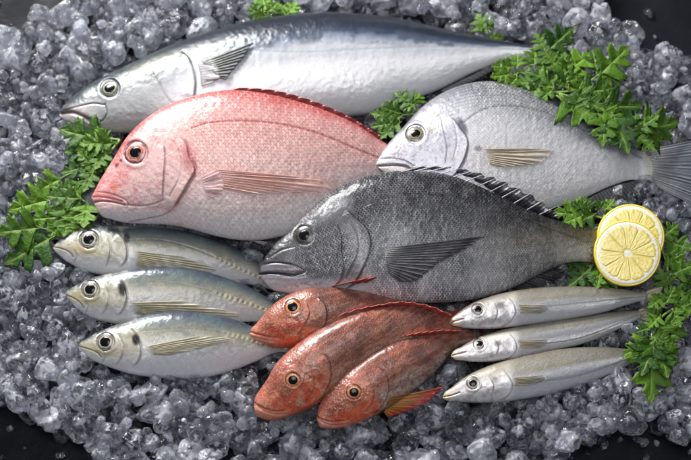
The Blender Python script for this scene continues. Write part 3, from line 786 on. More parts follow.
def gurnard(label, pr, plane, eye, gill, prem, mouth, ang, q, belly=0.0, droop=.016):
    f = Fish('gurnard', label, pairs(pr), plane, .62, q=.64, snout=.12, droop=droop, nu=340, nv=150, rows=42, group='gurnards side by side', tk=.3)
    X, Y, W, U = f.X, f.Y, f.W, f.U
    f.stops([(0, (152, 84, 66)), (.10, (168, 90, 68)), (.28, (174, 98, 72)), (.5, (198, 114, 82)), (.66, (214, 146, 112)), (.80, (222, 184, 156)), (1, (228, 198, 178))], .22, .06)
    f.mix(sst(.45, .62, fbm((X * math.cos(.5) - Y * math.sin(.5)) * .09 + q * 5, (X * math.sin(.5) + Y * math.cos(.5)) * .03, 3)) * .65 * (1 - sst(.5, .75, W)), (98, 54, 42))
    if belly: f.mix(sst(.50, .68, W + .05 * fbm(X * .1, Y * .1)) * sst(.20, .42, U) * belly, (236, 222, 212))
    n = fbm(X * .10 + q * 31, Y * .13, 4)
    f.mix(sst(.5, .68, n) * .55, (118, 66, 52))
    f.mix(sst(.52, .7, fbm(X * .07 + 60, Y * .16 + q * 7, 3)) * .18, (168, 84, 64))
    f.mix(sst(.5, .7, fbm(X * .32 + 11 * q, Y * .32, 3)) * .28, (196, 150, 128))
    f.mix(sst(.56, .7, fbm(X * .8 + 11 * q, Y * .8, 2)) * .55, (110, 58, 46))
    hd = 1 - sst(.30, .40, U)
    f.mix(hd * sst(.46, .74, W) * (.25 + .75 * sst(.34, .58, fbm(X * .12 + 5 * q, Y * .12, 3))), (224, 104, 62))
    f.mix(hd * sst(.45, .6, fbm(X * .16 + q, Y * .2)) * sst(.4, .6, W) * .6, (200, 62, 44))
    f.mix((1 - sst(.03, .12, U)) * .6, (220, 142, 116))
    f.mix(f.blob(eye[0], eye[1], eye[2] * 2.0, eye[2] * 1.7, ang, .5) * .45, (160, 92, 66))
    f.mix(hd * (1 - sst(.1, .35, W)) * .5, (150, 80, 66))
    f.line(mouth, 1.0, (150, 60, 48), .7, .7)
    m = np.asarray(mouth, float); off = np.array([math.cos(math.radians(ang + 90)), math.sin(math.radians(ang + 90))]) * 4.5
    f.line(m + off, 1.0, (176, 76, 62), .5, .7)
    d_, sd_, al_ = pdist(X, Y, mouth); f.mix(np.where(sd_ > 0, np.exp(-(d_ / 7) ** 2), 0) * (1 - np.exp(-(d_ / 1.5) ** 2)) * .7, (230, 172, 148))
    f.plate(prem, .7, 7, dark=(126, 58, 46), dm=.5, dw=1.5)
    f.plate(gill, 1.8, 9, dark=(92, 46, 40), dm=.75, dw=1.8)
    ca, sa = math.cos(math.radians(ang)), math.sin(math.radians(ang)); Xa, Ya = X * ca + Y * sa, -X * sa + Y * ca
    st_ = fbm(Xa * .07 + q * 13, Ya * .45, 3)
    f.mix(sst(.5, .66, st_) * .45 * sst(.28, .4, U), (206, 140, 116)); f.mix(sst(.5, .66, 1 - st_) * .4 * sst(.28, .4, U), (120, 62, 48))
    gr_ = fbm(X * 1.1, Y * 1.1, 2)
    f.h += (gr_ - .5) * .00045 * hd; f.mix(sst(.58, .74, gr_) * .35 * hd, (236, 190, 160))
    for r_ in range(7):                                               # ridges of the bony head shield
        a = math.radians(ang - 14 + r_ * 18); x0, y0 = eye[0] + math.cos(a) * eye[2] * 1.7, eye[1] + math.sin(a) * eye[2] * 1.7
        f.line([(x0, y0), (x0 + math.cos(a) * 8, y0 + math.sin(a) * 8), (x0 + math.cos(a + .2) * 15, y0 + math.sin(a + .2) * 15)], .8, (206, 150, 126), .22, -.14, True)
    f.h += (fbm(X * .5, Y * .5, 3) - .5) * .0002 * hd
    f.h += (fbm(X * .16 + 5 * q, Y * .16, 3) - .5) * .0007 * hd * sst(.02, .1, U)
    f.mk[:, 0] = sst(.30, .40, U) * .8; f.mk[:, 1] = 0; f.mk[:, 2] = .6
    f.finish(M_gu, eye + (GU_IRIS,), .0002)
    return f


ga = gurnard('topmost of three gurnards, its thin red fin under the chin of the dark bream',
    '250.5 330 250.5 336 256 324 258 341.5 266 311.5 270 346 283 297.6 290 347.5 304 289.6 310 345 328.5 287 335 342 356 289.6 360 338 384 296 385 332 408 304 408 328 440 315 438 329',
    [(250, 333, .054), (330, 287, .070), (330, 342, .050)], (292.7, 307, 7.7, 4.6),
    [(318, 296), (326, 306), (327, 320), (318, 334), (308, 343)], [(306, 300), (310, 312), (304, 326), (296, 336)],
    [(249, 332), (256, 334), (264, 336), (274, 337.5)], -14, 1, 0)
ga.fin('dorsal_fin', [(322, 288), (336, 287.5), (352, 289.5)], [(346, 283), (362, 279), (380, 276.3)], FM_gred, [(0, (206, 110, 88)), (1, (216, 92, 76))], 'plane', (.004, .020), rays=4, nj=24, scallop=.1)
ga.fin('tail_fin', [(438, 316), (440, 322), (437, 328)], [(462, 308), (456, 324), (460, 340)], FM_gred, [(0, (180, 90, 80)), (1, (170, 70, 64))], 'plane', (-.008, -.014), rays=10, nb=40, nj=16)
gb = gurnard('middle gurnard of three, with a long red back fin and a pale lower jaw',
    '255 398 257 416 259 391 266 420 266 381 280 419 276 363.7 297 414 290 350 315 406 314.6 332 335 391 342 318.5 358 374 370 309 384 357 398 305.6 408 346 422.5 308 428 338 450 317.5 450 333 470 325 470 333',
    [(256, 407, .046), (342, 318, .072), (358, 374, .050)], (293, 380, 7.2, 4.2),
    [(322, 352), (330, 362), (331, 376), (326, 390), (318, 402)], [(308, 366), (314, 378), (312, 392), (304, 404)],
    [(253, 402), (262, 407.5), (273, 411), (283, 411)], -35, 2, 0)
gb.fin('dorsal_fin', [(304, 340), (322, 328), (342, 318.7), (370, 309.5), (398, 306), (424, 309), (448, 317)], [(310, 331), (334, 317), (356, 309), (378, 304.5), (404, 301), (430, 305), (453, 315)], FM_gred, [(0, (200, 112, 98)), (.6, (212, 96, 88)), (1, (226, 120, 112))], 'plane', (.003, .012), rays=13, nj=16, scallop=.2, nb=130)
gb.fin('tail_fin', [(468, 326), (470, 329), (468, 332)], [(492, 320), (484, 330), (490, 344)], FM_gred, [(0, (180, 90, 80)), (1, (170, 70, 64))], 'plane', (-.012, -.020), rays=10, nb=40, nj=16)
gc = gurnard('front gurnard of three, with a pale belly and a yellow and red side fin',
    '317.5 410 319.5 427 321 402 330 429 326 393 345 427.5 333.7 383 362 422 353 365.5 382 412 373.7 351.5 399 401 394.6 341.5 413 391 419 336 428 379 440 333 443 363 458 332 458 347 475 333 475 342',
    [(318, 419, .044), (394, 341, .066), (413, 391, .042)], (354, 392.3, 7.2, 4.1),
    [(378, 366), (387, 376), (389, 390), (383, 404), (374, 414)], [(368, 378), (374, 390), (372, 402), (364, 414)],
    [(315, 414.5), (321, 419), (332, 422), (344, 420.5)], -30, 3, .9)
gc.fin('dorsal_fin', [(372, 353), (394, 342.2), (419, 336.5), (440, 333.5), (458, 332.5)], [(380, 345), (400, 336.5), (424, 331.5), (446, 329.5), (463, 330.5)], FM_gred, [(0, (200, 112, 98)), (1, (224, 104, 98))], 'plane', (.003, .011), rays=11, nj=14, scallop=.2)
FM_gpec = fin_mat('yellow_red_fin', 9, .05, .35, .4, .25)
gc.fin('pectoral_fin', [(389, 398), (388, 405), (384, 412)], [(447, 386), (432, 399), (400, 414), (388, 417.5)], FM_gpec, [(0, (222, 160, 110)), (.45, (216, 150, 70)), (.8, (214, 96, 56)), (1, (196, 44, 44))], 'surf', (.002, .004), rays=8, scallop=.06)
gc.fin('tail_fin', [(473, 334), (475, 337.5), (473, 341)], [(498, 330), (490, 338), (496, 352)], FM_gred, [(0, (180, 90, 80)), (1, (170, 70, 64))], 'plane', (-.014, -.022), rays=10, nb=40, nj=16)

# ============ sillago
FM_ptail = fin_mat('pale_tail_fin', 10, .12, .35, .2, .1)
FM_pale = fin_mat('pale_fin', 10, .5, .35, .2, .1, fade=0.8)
M_si = fish_mat('sillago_skin', edge=.28, light=.5, bump=.00035, rough=.30, metal=.2, coat=0.65, grain=0.25, jit=.15)


def sillago(label, pr, plane, eye, gill, prem, mouth, spot, pec, tail, tz, q):
    f = Fish('sillago', label, pairs(pr), plane, .66, q=.52, nu=340, nv=120, rows=34, group='slim silver sillago side by side', tk=.3)
    X, Y, W, U = f.X, f.Y, f.W, f.U
    f.stops([(0, (126, 116, 96)), (.14, (160, 154, 138)), (.30, (190, 186, 172)), (.42, (212, 209, 202)), (.52, (236, 236, 238)), (.66, (210, 210, 216)), (.82, (228, 227, 231)), (1, (232, 230, 234))], .08, .08)
    f.mix(np.exp(-((W - .40) / .05) ** 2) * sst(.3, .45, U) * .4, (184, 170, 118))
    gx = np.mean([p[0] for p in gill]); hd = 1 - sst(gx - 6, gx + 6, X)
    f.mix(hd * sst(.2, .35, W) * .6, (206, 202, 198))
    f.mix(hd * (1 - sst(.1, .3, W)) * .5, (138, 130, 116))
    f.mix(hd * sst(.5, .66, fbm(X * .25 + q * 5, Y * .25)) * .45, (150, 142, 140))
    f.mix((1 - sst(.0, .07, U)) * .7, (200, 176, 128))
    f.mix(f.blob(eye[0] - 12, eye[1] + 2, 10, 4, -30, .8) * .45, (150, 124, 140))
    f.line(mouth, .9, (116, 96, 84), .8, .9)
    f.plate(prem, .5, 5, dark=(150, 140, 138), dm=.5, dw=1.0)
    f.plate(gill, 1.1, 7, dark=(128, 118, 114), dm=.7, dw=1.1)
    f.mix(f.blob(*spot, 0, .6) * .6, (84, 78, 80))
    gx2, gy2 = gill[-2]
    f.mix(f.blob(gx2 + 5, gy2 - 6, 5, 7, 0, .8) * .6, (232, 226, 230))
    f.line([(gill[2][0] + 4, gill[2][1] - 3), (gill[2][0] + 60, gill[2][1] - 10), tuple(f.T[-1] * .45 + f.B[-1] * .55)], .7, (150, 148, 140), .5, .2)
    f.mk[:, 0] = sst(gx, gx + 12, X) * (1 - .3 * sst(.6, .9, W)); f.mk[:, 1] = 0; f.mk[:, 2] = .3 + .7 * sst(.3, .6, W)
    f.finish(M_si, eye + (SILV_IRIS,), .0002)
    f.fin('pectoral_fin', *pec, FM_pale, [(0, (206, 186, 130)), (.4, (212, 204, 180)), (1, (216, 212, 198))], 'surf', (.0002, .0008), rays=7, nb=50, nj=26, scallop=.02)
    T0, T1 = f.T[-1], f.B[-1]
    f.fin('tail_fin', [T0, (T0 + T1) / 2 + (1, 0), T1], tail, FM_ptail, [(0, (220, 212, 192)), (.4, (216, 208, 188)), (1, (206, 200, 180))], 'plane', (0, tz), rays=14, nb=60, nj=24)
    return f


sillago('upper of the three slim silver sillago, lying under the lemon slices',
    '450 321 450.5 324 456 314 459 327 470 304 473 329 488 296.6 490 329.5 513 290.6 516 327 541 287 546 323 577 286 578 318 612 287.7 608 311.5 630 290 628 305 645 292 645 300',
    [(450, 322, .054), (645, 296, .036), (541, 287, .046)], (478, 309.3, 5.9, 3.3),
    [(508, 297), (514, 304), (516, 313), (511, 321), (503, 326)], [(494, 302), (498, 311), (495, 322)], [(449, 323), (456, 321), (463, 319)], (500, 305.5, 4.5, 3.4),
    ([(518, 305), (520, 309), (519, 313)], [(546, 305), (548, 309), (540, 314)]), [(670, 280), (660, 296), (668, 309)], .010, 1)
sillago('middle one of the three slim silver sillago, with a dark bruise on its cheek',
    '451.7 354 452 357 461.6 346 465 361 477.5 337.4 482 362.5 499 330 503 361 523.7 325 527 357 552 320 555 351 580 316 582 345 606 312 606 336 624 310.5 626 326 638 310 640 318.5',
    [(452, 355, .050), (639, 314, .030), (524, 325, .040)], (479.5, 343.7, 5.9, 3.2),
    [(509, 333), (515, 340), (517, 349), (512, 356), (504, 360)], [(494, 338), (499, 346), (496, 357)], [(450, 356), (458, 354), (466, 352)], (498, 343.5, 3.2, 2.8),
    ([(518, 341), (520, 344), (519, 348)], [(546, 339), (547, 343), (540, 348)]), [(664, 298), (654, 312), (661, 326)], .008, 2)
sillago('lowest of the three slim silver sillago, nearest the bare ice',
    '443 396 443.5 398.5 452 387 457 401.5 467 375.7 474 403 488 365.7 496 403 516.6 357 524 399.5 545 351 552 394 577 347.3 580 386 605 347 606 376 628 349 628 365 645 351 645 355.5',
    [(443, 397, .046), (645, 353, .034), (545, 351, .044)], (473, 383.3, 6.2, 3.4),
    [(503, 370), (510, 378), (513, 387), (508, 396), (499, 401)], [(489, 376), (494, 385), (491, 398)], [(441.5, 397.5), (450, 396), (459, 393)], (495, 380.5, 3.4, 3.4),
    ([(513, 378), (515, 382), (514, 386)], [(543, 375), (545, 378), (536, 384)]), [(674, 340), (662, 354), (671, 369)], .008, 3)
#---REST---
# ------------------------------------------------------------------ lemon slices
t = NT('lemon_peel'); nz = t.noise(900, t.obj(), 2)
M_peel = t.surf(t.princ(Base_Color=t.mix(t.noise(60, t.obj()), tuple(lin((240, 206, 40))), tuple(lin((246, 220, 70)))), Roughness=.35, Coat_Weight=.2, Normal=t.bump(nz, .0006)))
t = NT('lemon_pith'); nz = t.noise(500, t.obj(), 4)
M_pith = t.surf(t.princ(Base_Color=t.mix(nz, tuple(lin((236, 232, 206))), tuple(lin((246, 244, 232)))), Roughness=.5, Normal=t.bump(nz, .0004), Subsurface_Weight=.15, Subsurface_Radius=(.004, .003, .002), Subsurface_Scale=.5))
t = NT('lemon_pulp'); u = t.n('ShaderNodeUVMap').outputs[0]
mp = t.n('ShaderNodeMapping', {'Vector': u, 'Scale': (7, 26, 1)}).outputs[0]
vo = t.n('ShaderNodeTexVoronoi', {'Vector': mp, 'Scale': 1.0, 'Randomness': 1.0}, feature='SMOOTH_F1').outputs[0]
nz = t.noise(3, mp, 3)
cc = t.mix(t.rng(vo, .1, .75), tuple(lin((234, 214, 98))), tuple(lin((226, 204, 84))))
cc = t.mix(t.rng(nz, .4, .7, 0, .5), cc, tuple(lin((238, 220, 124))))
M_pulp = t.surf(t.mixs(.08, t.princ(Base_Color=cc, Roughness=.18, Normal=t.bump(t.ma('SUBTRACT', 1.0, vo), .0002), Coat_Weight=.6, Coat_Roughness=.08), t.n('ShaderNodeBsdfTranslucent', {'Color': cc}).outputs[0]))


def lemon(label, c, nrm, R, th, rot):
    root = thing('lemon_slice', label, 'lemon slice', c - np.array([0, 0, .006]), 'two overlapping lemon slices')
    n = np.asarray(nrm, float); n /= np.linalg.norm(n)
    a = np.cross([0, 1, 0.2], n); a /= np.linalg.norm(a); b = np.cross(n, a)
    an = np.linspace(0, 2 * np.pi, 160, endpoint=False)
    wob = 1 + .006 * np.sin(3 * an + rot) + .004 * np.sin(5 * an)

    def lathe(prof):
        V = []
        for (r, h) in prof:
            V.append(c + (r * wob * np.cos(an))[:, None] * a + (r * wob * np.sin(an))[:, None] * b + h * n)
        return np.concatenate(V), grid_faces(len(prof), 160, True)
    h = th / 2
    mesh_obj('peel', *lathe([(R * .945, h - .0002), (R * .965, h), (R * .985, h - .0003), (R * .997, h - .001), (R, 0), (R * .997, -h + .001), (R * .98, -h), (R * .945, -h)]), M_peel, root)
    mesh_obj('pith', *lathe([(R * .95, -h + .0002), (R * .95, h - .0003), (R * .90, h + .0001), (R * .80, h + .0001), (R * .5, h - .0002), (R * .1, h + .0001), (0.00001, h + .0002)]), M_pith, root)
    N = 10
    edges = np.cumsum(np.r_[0, RNG.uniform(.85, 1.15, N)]); edges = edges / edges[-1] * 2 * np.pi + rot
    for k in range(N):
        a0, a1 = edges[k], edges[k + 1]
        nr, nf = 30, 26
        ro = R * RNG.uniform(.835, .86); ri = R * RNG.uniform(.09, .12)
        ph = np.linspace(-1, 1, nf); rr = np.linspace(0, 1, nr)
        r = ri + (ro * (1 - .07 * np.abs(ph) ** 5 + .012 * np.sin(ph * 9 + k))[None] - ri) * rr[:, None]
        gap = .00009
        half = (a1 - a0) / 2 - gap / np.maximum(r, gap * 2)
        half = np.maximum(half, .02) * (1 - .05 * rr[:, None] ** 12)
        ang = (a0 + a1) / 2 + half * ph[None]
        ef = np.minimum(sst(0, .12, 1 - np.abs(ph))[None], sst(0, .06, 1 - rr)[:, None]) * sst(0, .08, rr)[:, None]
        hh = h + .00005 + ef * (.00015 +   .00012 * fbm(r * 900 + k * 9, ang * 14, 3))
        V = c + (r * np.cos(ang))[..., None] * a + (r * np.sin(ang))[..., None] * b + hh[..., None] * n
        uv = np.stack([r / R, ang / 2], -1)
        mesh_obj('pulp_segment', V.reshape(-1, 3), grid_faces(nr, nf), M_pulp, root, uv.reshape(-1, 2))


vw = CAM / np.linalg.norm(CAM)
nl = vw * .9 + np.array([0, 0, .25]) + np.array([-.04, 0, 0])
lemon('lemon slice partly hidden behind the other slice', P(630.5, 237.5, .056), nl, .0318, .007, .4)
lemon('whole round lemon slice lying on top of the other slice', P(627, 253.5, .0655), nl, .0312, .007, 1.1)

# ------------------------------------------------------------------ parsley
t = NT('parsley_leaf'); rnd = t.n('ShaderNodeObjectInfo').outputs['Random']
uv = t.n('ShaderNodeSeparateXYZ', {0: t.n('ShaderNodeUVMap').outputs[0]}).outputs
c = t.mix(rnd, tuple(lin((34, 70, 15))), tuple(lin((108, 150, 38))))
c = t.mix(t.rng(t.noise(130, t.obj(), 3), .35, .7, 0, .4), c, tuple(lin((70, 118, 30))))
vein = t.rng(t.ma('ABSOLUTE', uv[0]), 0.0, .10, .45, 0.0)
c = t.mix(vein, c, tuple(lin((150, 180, 90))))
nb = t.bump(t.noise(380, t.obj(), 3), .0012, .8)
M_leaf = t.surf(t.mixs(.32, t.princ(Base_Color=c, Roughness=.46, Normal=nb, Specular_IOR_Level=.35), t.n('ShaderNodeBsdfTranslucent', {'Color': t.mix(.5, c, tuple(lin((130, 180, 30))))}).outputs[0]))
t = NT('parsley_stem')
M_stem = t.surf(t.princ(Base_Color=t.mix(t.noise(90, t.obj()), tuple(lin((96, 132, 52))), tuple(lin((142, 170, 84)))), Roughness=.35))

# half outline, base to tip: lobes with teeth, deep gaps between
LOBE = [(.012, 0), (.02, .10), (.04, .17), (.13, .22), (.20, .25), (.30, .27), (.29, .33), (.42, .40), (.33, .42), (.34, .47), (.24, .45), (.16, .43), (.075, .44),
        (.12, .51), (.17, .55), (.26, .585), (.235, .63), (.32, .70), (.23, .705), (.22, .75), (.14, .72), (.075, .71), (.10, .78), (.15, .845), (.085, .86), (.06, .91), (0, 1.0)]


def leaflet(b, tip, wid, roll, parent, curl):
    b = np.asarray(b); tip = np.asarray(tip); tip = tip + (tip - b) * .12
    ax = tip - b; L = np.linalg.norm(ax); ax /= L
    up = np.array([0, -.2, 1.0]); sd = np.cross(ax, up); sd /= np.linalg.norm(sd); up = np.cross(sd, ax)
    sd, up = sd * math.cos(roll) + up * math.sin(roll), up * math.cos(roll) - sd * math.sin(roll)
    V = []; UV = []; F = []
    nk = 5
    for s in (-1, 1):
        o = np.array(LOBE, float)
        o[:, 0] *= 1 + RNG.uniform(-.14, .14, len(o)); o[1:-1, 1] += RNG.uniform(-.013, .013, len(o) - 2)
        dd = np.linspace(0, 1, len(o)); oo = np.stack([np.interp(np.linspace(0, 1, 49), dd, o[:, i]) for i in (0, 1)], -1)
        mid = np.clip(oo[:, 1] - .62 * oo[:, 0], 0, 1); mid = np.maximum.accumulate(mid)
        base = len(V) and sum(len(q) for q in V)
        k = np.linspace(0, 1, nk)
        x = oo[:, 0][:, None] * k; y = mid[:, None] * (1 - k) + oo[:, 1][:, None] * k
        z = .15 * x - curl * .28 * y**2 - .14 * x**2 + .03 * np.sin(y * 15 + s * x * 9) * x * 2
        ss_ = np.sin(k * np.pi)[None] * .012 * np.sin(np.linspace(0, 24, 49))[:, None]
        z = z + ss_
        P3 = b + (ax * (y * L)[..., None]) + (sd * (s * x * L * wid)[..., None]) + (up * (z * L)[..., None])
        V.append(P3.reshape(-1, 3)); UV.append(np.stack([s * x * 2, y], -1).reshape(-1, 2))
        f_ = grid_faces(49, nk) + (base or 0)
        F.append(f_ if s > 0 else f_[:, ::-1])
    ob = mesh_obj('leaf', np.concatenate(V), np.concatenate(F), M_leaf, parent, np.concatenate(UV))
    md = ob.modifiers.new('thickness', 'SOLIDIFY'); md.thickness = .0002; md.offset = 0


def sprig(label, stems, leaves, zb=.046, w=1.0):
    s0 = stems[0][0]
    root = thing('parsley_sprig', label, 'parsley', P(s0[0], s0[1], zb - .004), 'parsley sprigs tucked round the fish')
    tubes = []; pts = []
    for st in stems:
        c = crv([p[:2] for p in st], 24)
        zs = np.interp(np.linspace(0, 1, 24), np.linspace(0, 1, len(st)), [p[2] if len(p) > 2 else zb - .004 for p in st])
        W3 = P(c[:, 0], c[:, 1], zs); pts.append(W3)
        tubes.append(tube(W3, np.linspace(.0013, .0009, 24), 7))
    pts = np.concatenate(pts)
    for lf in leaves:
        bx, by, tx, ty = lf[:4]
        z0 = lf[4] if len(lf) > 4 else zb + RNG.uniform(-.002, .004)
        z1 = lf[5] if len(lf) > 5 else z0 + RNG.uniform(-.004, .006)
        b = P(bx, by, z0); tp = P(tx, ty, z1)
        L = math.hypot(tx - bx, ty - by)
        d = np.linalg.norm(pts - b, axis=1); k = d.argmin()
        if d[k] < .05:
            w_ = np.linspace(0, 1, 8)[:, None]
            pth = pts[k] * (1 - w_) + (b + (tp - b) * .12) * w_ + np.array([0, 0, 1]) * .002 * np.sin(w_ * math.pi)
            tubes.append(tube(pth, np.linspace(.0007, .00045, 8), 6))
        wid = (lf[6] if len(lf) > 6 else 1.0) * w * RNG.uniform(1.1, 1.35) * (1.0 if L > 22 else 1.12)
        leaflet(b, tp, wid, RNG.uniform(-.3, .3), root, RNG.uniform(-.2, .6))
        if L > 17 and RNG.random() < .28:                                                   # the two side leaflets of a compound leaf
            ang = math.atan2(ty - by, tx - bx)
            for sg in (-1, 1):
                a_ = ang + sg * RNG.uniform(.75, 1.0); l_ = L * RNG.uniform(.46, .6)
                bx2, by2 = bx + math.cos(ang) * L * .04, by + math.sin(ang) * L * .04
                leaflet(P(bx2, by2, z0), P(bx2 + math.cos(a_) * l_, by2 + math.sin(a_) * l_, z0 + RNG.uniform(-.006, .003)), wid * .95, RNG.uniform(-.35, .35), root, RNG.uniform(-.1, .7))
    mesh_obj('stem', *join(tubes), M_stem, root)


sprig('parsley sprig at the left, spread over ice before the pink bream',
      [[(120, 140), (100, 165), (85, 188), (62, 222), (40, 252)], [(85, 188), (66, 202), (48, 208)], [(104, 160), (90, 168), (76, 172)], [(120, 140), (100, 138), (84, 140)]],
      [(64, 177, 34, 192), (53, 199, 11, 209), (44, 227, 0, 232), (57, 234, 9, 260), (60, 217, 33, 219), (83, 199, 49, 196), (97, 153, 66, 150), (108, 143, 82, 143), (84, 184, 68, 194),
       (94, 170, 84, 190), (80, 212, 71, 236), (70, 204, 64, 234), (95, 165, 63, 171), (100, 158, 86, 172), (108, 141, 64, 131), (118, 142, 79, 149), (112, 150, 72, 158), (106, 150, 96, 168), (72, 190, 54, 186), (88, 200, 84, 226), (64, 216, 50, 238)], .044)
sprig('small parsley leaf peeping out behind the back of the amberjack, at the top edge',
      [[(280, 30), (274, 20), (268, 12)], [(280, 30), (286, 20), (287, 12)]],
      [(264, 16, 249, 7), (264, 14, 262, -3), (267, 13, 278, 2), (286, 16, 279, 4), (287, 15, 296, 3), (266, 17, 254, 15)], .044)
sprig('tiny parsley leaf on the ice behind the narrow rear of the amberjack',
      [[(497, 44), (490, 36), (484, 26)], [(497, 44), (496, 38)]], [(488, 34, 477, 14), (491, 36, 503, 38), (486, 28, 494, 24), (485, 28, 476, 26)], .038)
sprig('parsley leaves in the gap between the amberjack belly and the head of the silver bream',
      [[(424, 116), (410, 114), (396, 118), (384, 126)], [(420, 112), (414, 104)]],
      [(415, 107, 396, 93), (415, 106, 419, 92), (414, 106, 407, 112), (405, 118, 374, 113), (403, 114, 384, 108), (402, 121, 382, 135), (394, 123, 373, 126), (398, 112, 388, 100)], .060)
sprig('biggest parsley sprig, spread from the amberjack tail along the back of the silver bream',
      [[(500, 82), (520, 72), (546, 52), (556, 44)], [(520, 88), (555, 92), (575, 90), (597, 76), (606, 68)], [(555, 92), (590, 104), (612, 118), (636, 132)], [(520, 72), (548, 82), (575, 90)]],
      [(546, 52, 571, 29), (546, 51, 536, 35), (548, 52, 560, 53), (515, 67, 494, 66), (513, 74, 492, 77), (517, 69, 517, 55), (518, 76, 509, 86), (534, 68, 535, 47), (535, 68, 550, 62), (560, 71, 547, 54), (562, 76, 590, 52),
       (567, 90, 573, 56), (597, 77, 627, 48), (597, 77, 625, 75), (597, 75, 593, 51), (556, 88, 516, 79), (554, 83, 530, 71), (575, 93, 612, 88), (574, 94, 602, 108), (560, 95, 587, 112), (556, 95, 594, 120), (600, 106, 639, 106),
       (605, 112, 603, 141), (611, 111, 627, 149), (634, 132, 676, 122), (634, 131, 657, 116), (636, 134, 653, 149), (640, 131, 668, 135), (540, 90, 520, 94), (566, 82, 586, 76), (584, 98, 576, 118), (600, 108, 624, 124)], .060)
sprig('parsley leaves over the narrow rear of the dark bream, above the lemon',
      [[(608, 220), (595, 216), (580, 213)], [(604, 218), (606, 208)]],
      [(594, 216, 557, 212), (591, 212, 584, 198), (597, 213, 573, 224), (602, 210, 596, 201), (604, 211, 613, 200), (588, 214, 572, 203), (584, 215, 566, 222)], .052)
sprig('parsley leaves under the narrow rear of the dark bream, left of the lemon',
      [[(610, 276), (597, 268), (582, 265)]],
      [(590, 263, 563, 266), (594, 265, 571, 284), (598, 266, 586, 286), (601, 268, 597, 286), (606, 274, 602, 290), (586, 263, 570, 259), (604, 270, 616, 286)], .040)
sprig('parsley sprig at the right edge, hanging from the lemon down past the sillago tails',
      [[(652, 350), (656, 322), (664, 298), (668, 275), (662, 250), (654, 236)], [(656, 322), (668, 312), (684, 304)], [(668, 275), (684, 272), (694, 274)]],
      [(652, 336, 650, 397, .05, .042, .85), (654, 340, 643, 371), (654, 336, 666, 375), (656, 326, 685, 334), (656, 323, 674, 350), (650, 327, 637, 332), (661, 314, 650, 326), (664, 306, 674, 288), (672, 301, 696, 314),
       (670, 286, 696, 302), (668, 276, 694, 264), (663, 253, 685, 265), (661, 240, 691, 248), (660, 239, 677, 225), (664, 296, 650, 306), (662, 318, 648, 312), (676, 280, 700, 284), (668, 290, 660, 270), (656, 330, 645, 322), (672, 308, 680, 326)], .050)

# ------------------------------------------------------------------ ice
def ice_mat(name, f0, f1, r1, jit, single):
    t = NT(name); ob = t.obj()
    rnd = t.n('ShaderNodeObjectInfo').outputs['Random']
    wv = t.n('ShaderNodeVectorMath', {0: ob, 1: t.n('ShaderNodeCombineXYZ', {0: t.ma('MULTIPLY', rnd, 7.0), 1: 0.0, 2: 0.0}).outputs[0]}, operation='ADD').outputs[0]
    n1 = t.noise(75, wv, 3.0, .6, .6); n2 = t.noise(300, wv, 3.0, .65)
    ov = rnd if single else t.attr('own', 'Fac')
    own = t.ma('MULTIPLY', t.ma('SUBTRACT', ov, .58), .26 if single else .18)                       # some lumps cloudier than others
    frost = t.ma('ADD', t.rng(t.ma('ADD', n1, own), .42, .66, f0, f1), t.rng(n2, .54, .72, 0, .25), clamp=True)
    fc = t.n('ShaderNodeTexVoronoi', {'Vector': wv, 'Scale': 210.0, 'Randomness': 1.0}).outputs['Color']
    fv = t.n('ShaderNodeVectorMath', {0: fc, 1: (.5, .5, .5)}, operation='SUBTRACT').outputs[0]
    fv = t.n('ShaderNodeVectorMath', {0: fv, 3: jit}, operation='SCALE').outputs[0]
    nrm0 = t.bump(n2, .0008, .4)
    nb = t.n('ShaderNodeVectorMath', {0: t.n('ShaderNodeVectorMath', {0: nrm0, 1: fv}, operation='ADD').outputs[0]}, operation='NORMALIZE').outputs[0]   # small crystal facets
    clear = t.princ(Base_Color=(.945, .955, 1.0), Roughness=t.rng(n1, .3, .7, .02, r1), IOR=1.31, Transmission_Weight=1.0, Normal=nb)
    wht = t.mixs(.45, t.princ(Base_Color=(.88, .895, .965), Roughness=.22, Normal=nb), t.n('ShaderNodeBsdfTranslucent', {'Color': (.86, .89, .96, 1)}).outputs[0])
    return t.surf(t.mixs(frost, clear, wht))


M_lump = ice_mat('ice_lump', .02, .52, .10, .5, True)
M_ice = ice_mat('ice_bed', .01, .30, .10, .5, False)

t = NT('ice_core'); ob = t.obj()
nz_ = t.noise(150, ob, 4.0, .7)
M_core = t.surf(t.mixs(.35, t.princ(Base_Color=t.mix(t.rng(nz_, .35, .65), (.72, .75, .84), (.95, .96, .98)), Roughness=.4, Normal=t.bump(nz_, .003, .8)), t.n('ShaderNodeBsdfTranslucent', {'Color': (.9, .92, .96, 1)}).outputs[0]))


def ico(sub):
    bm = bmesh.new(); bmesh.ops.create_icosphere(bm, subdivisions=sub, radius=1.0)
    V = np.array([v.co[:] for v in bm.verts]); F = np.array([[v.index for v in f.verts] for f in bm.faces]); bm.free()
    return V, F


ICO = {k: ico(k) for k in (2, 3, 5)}


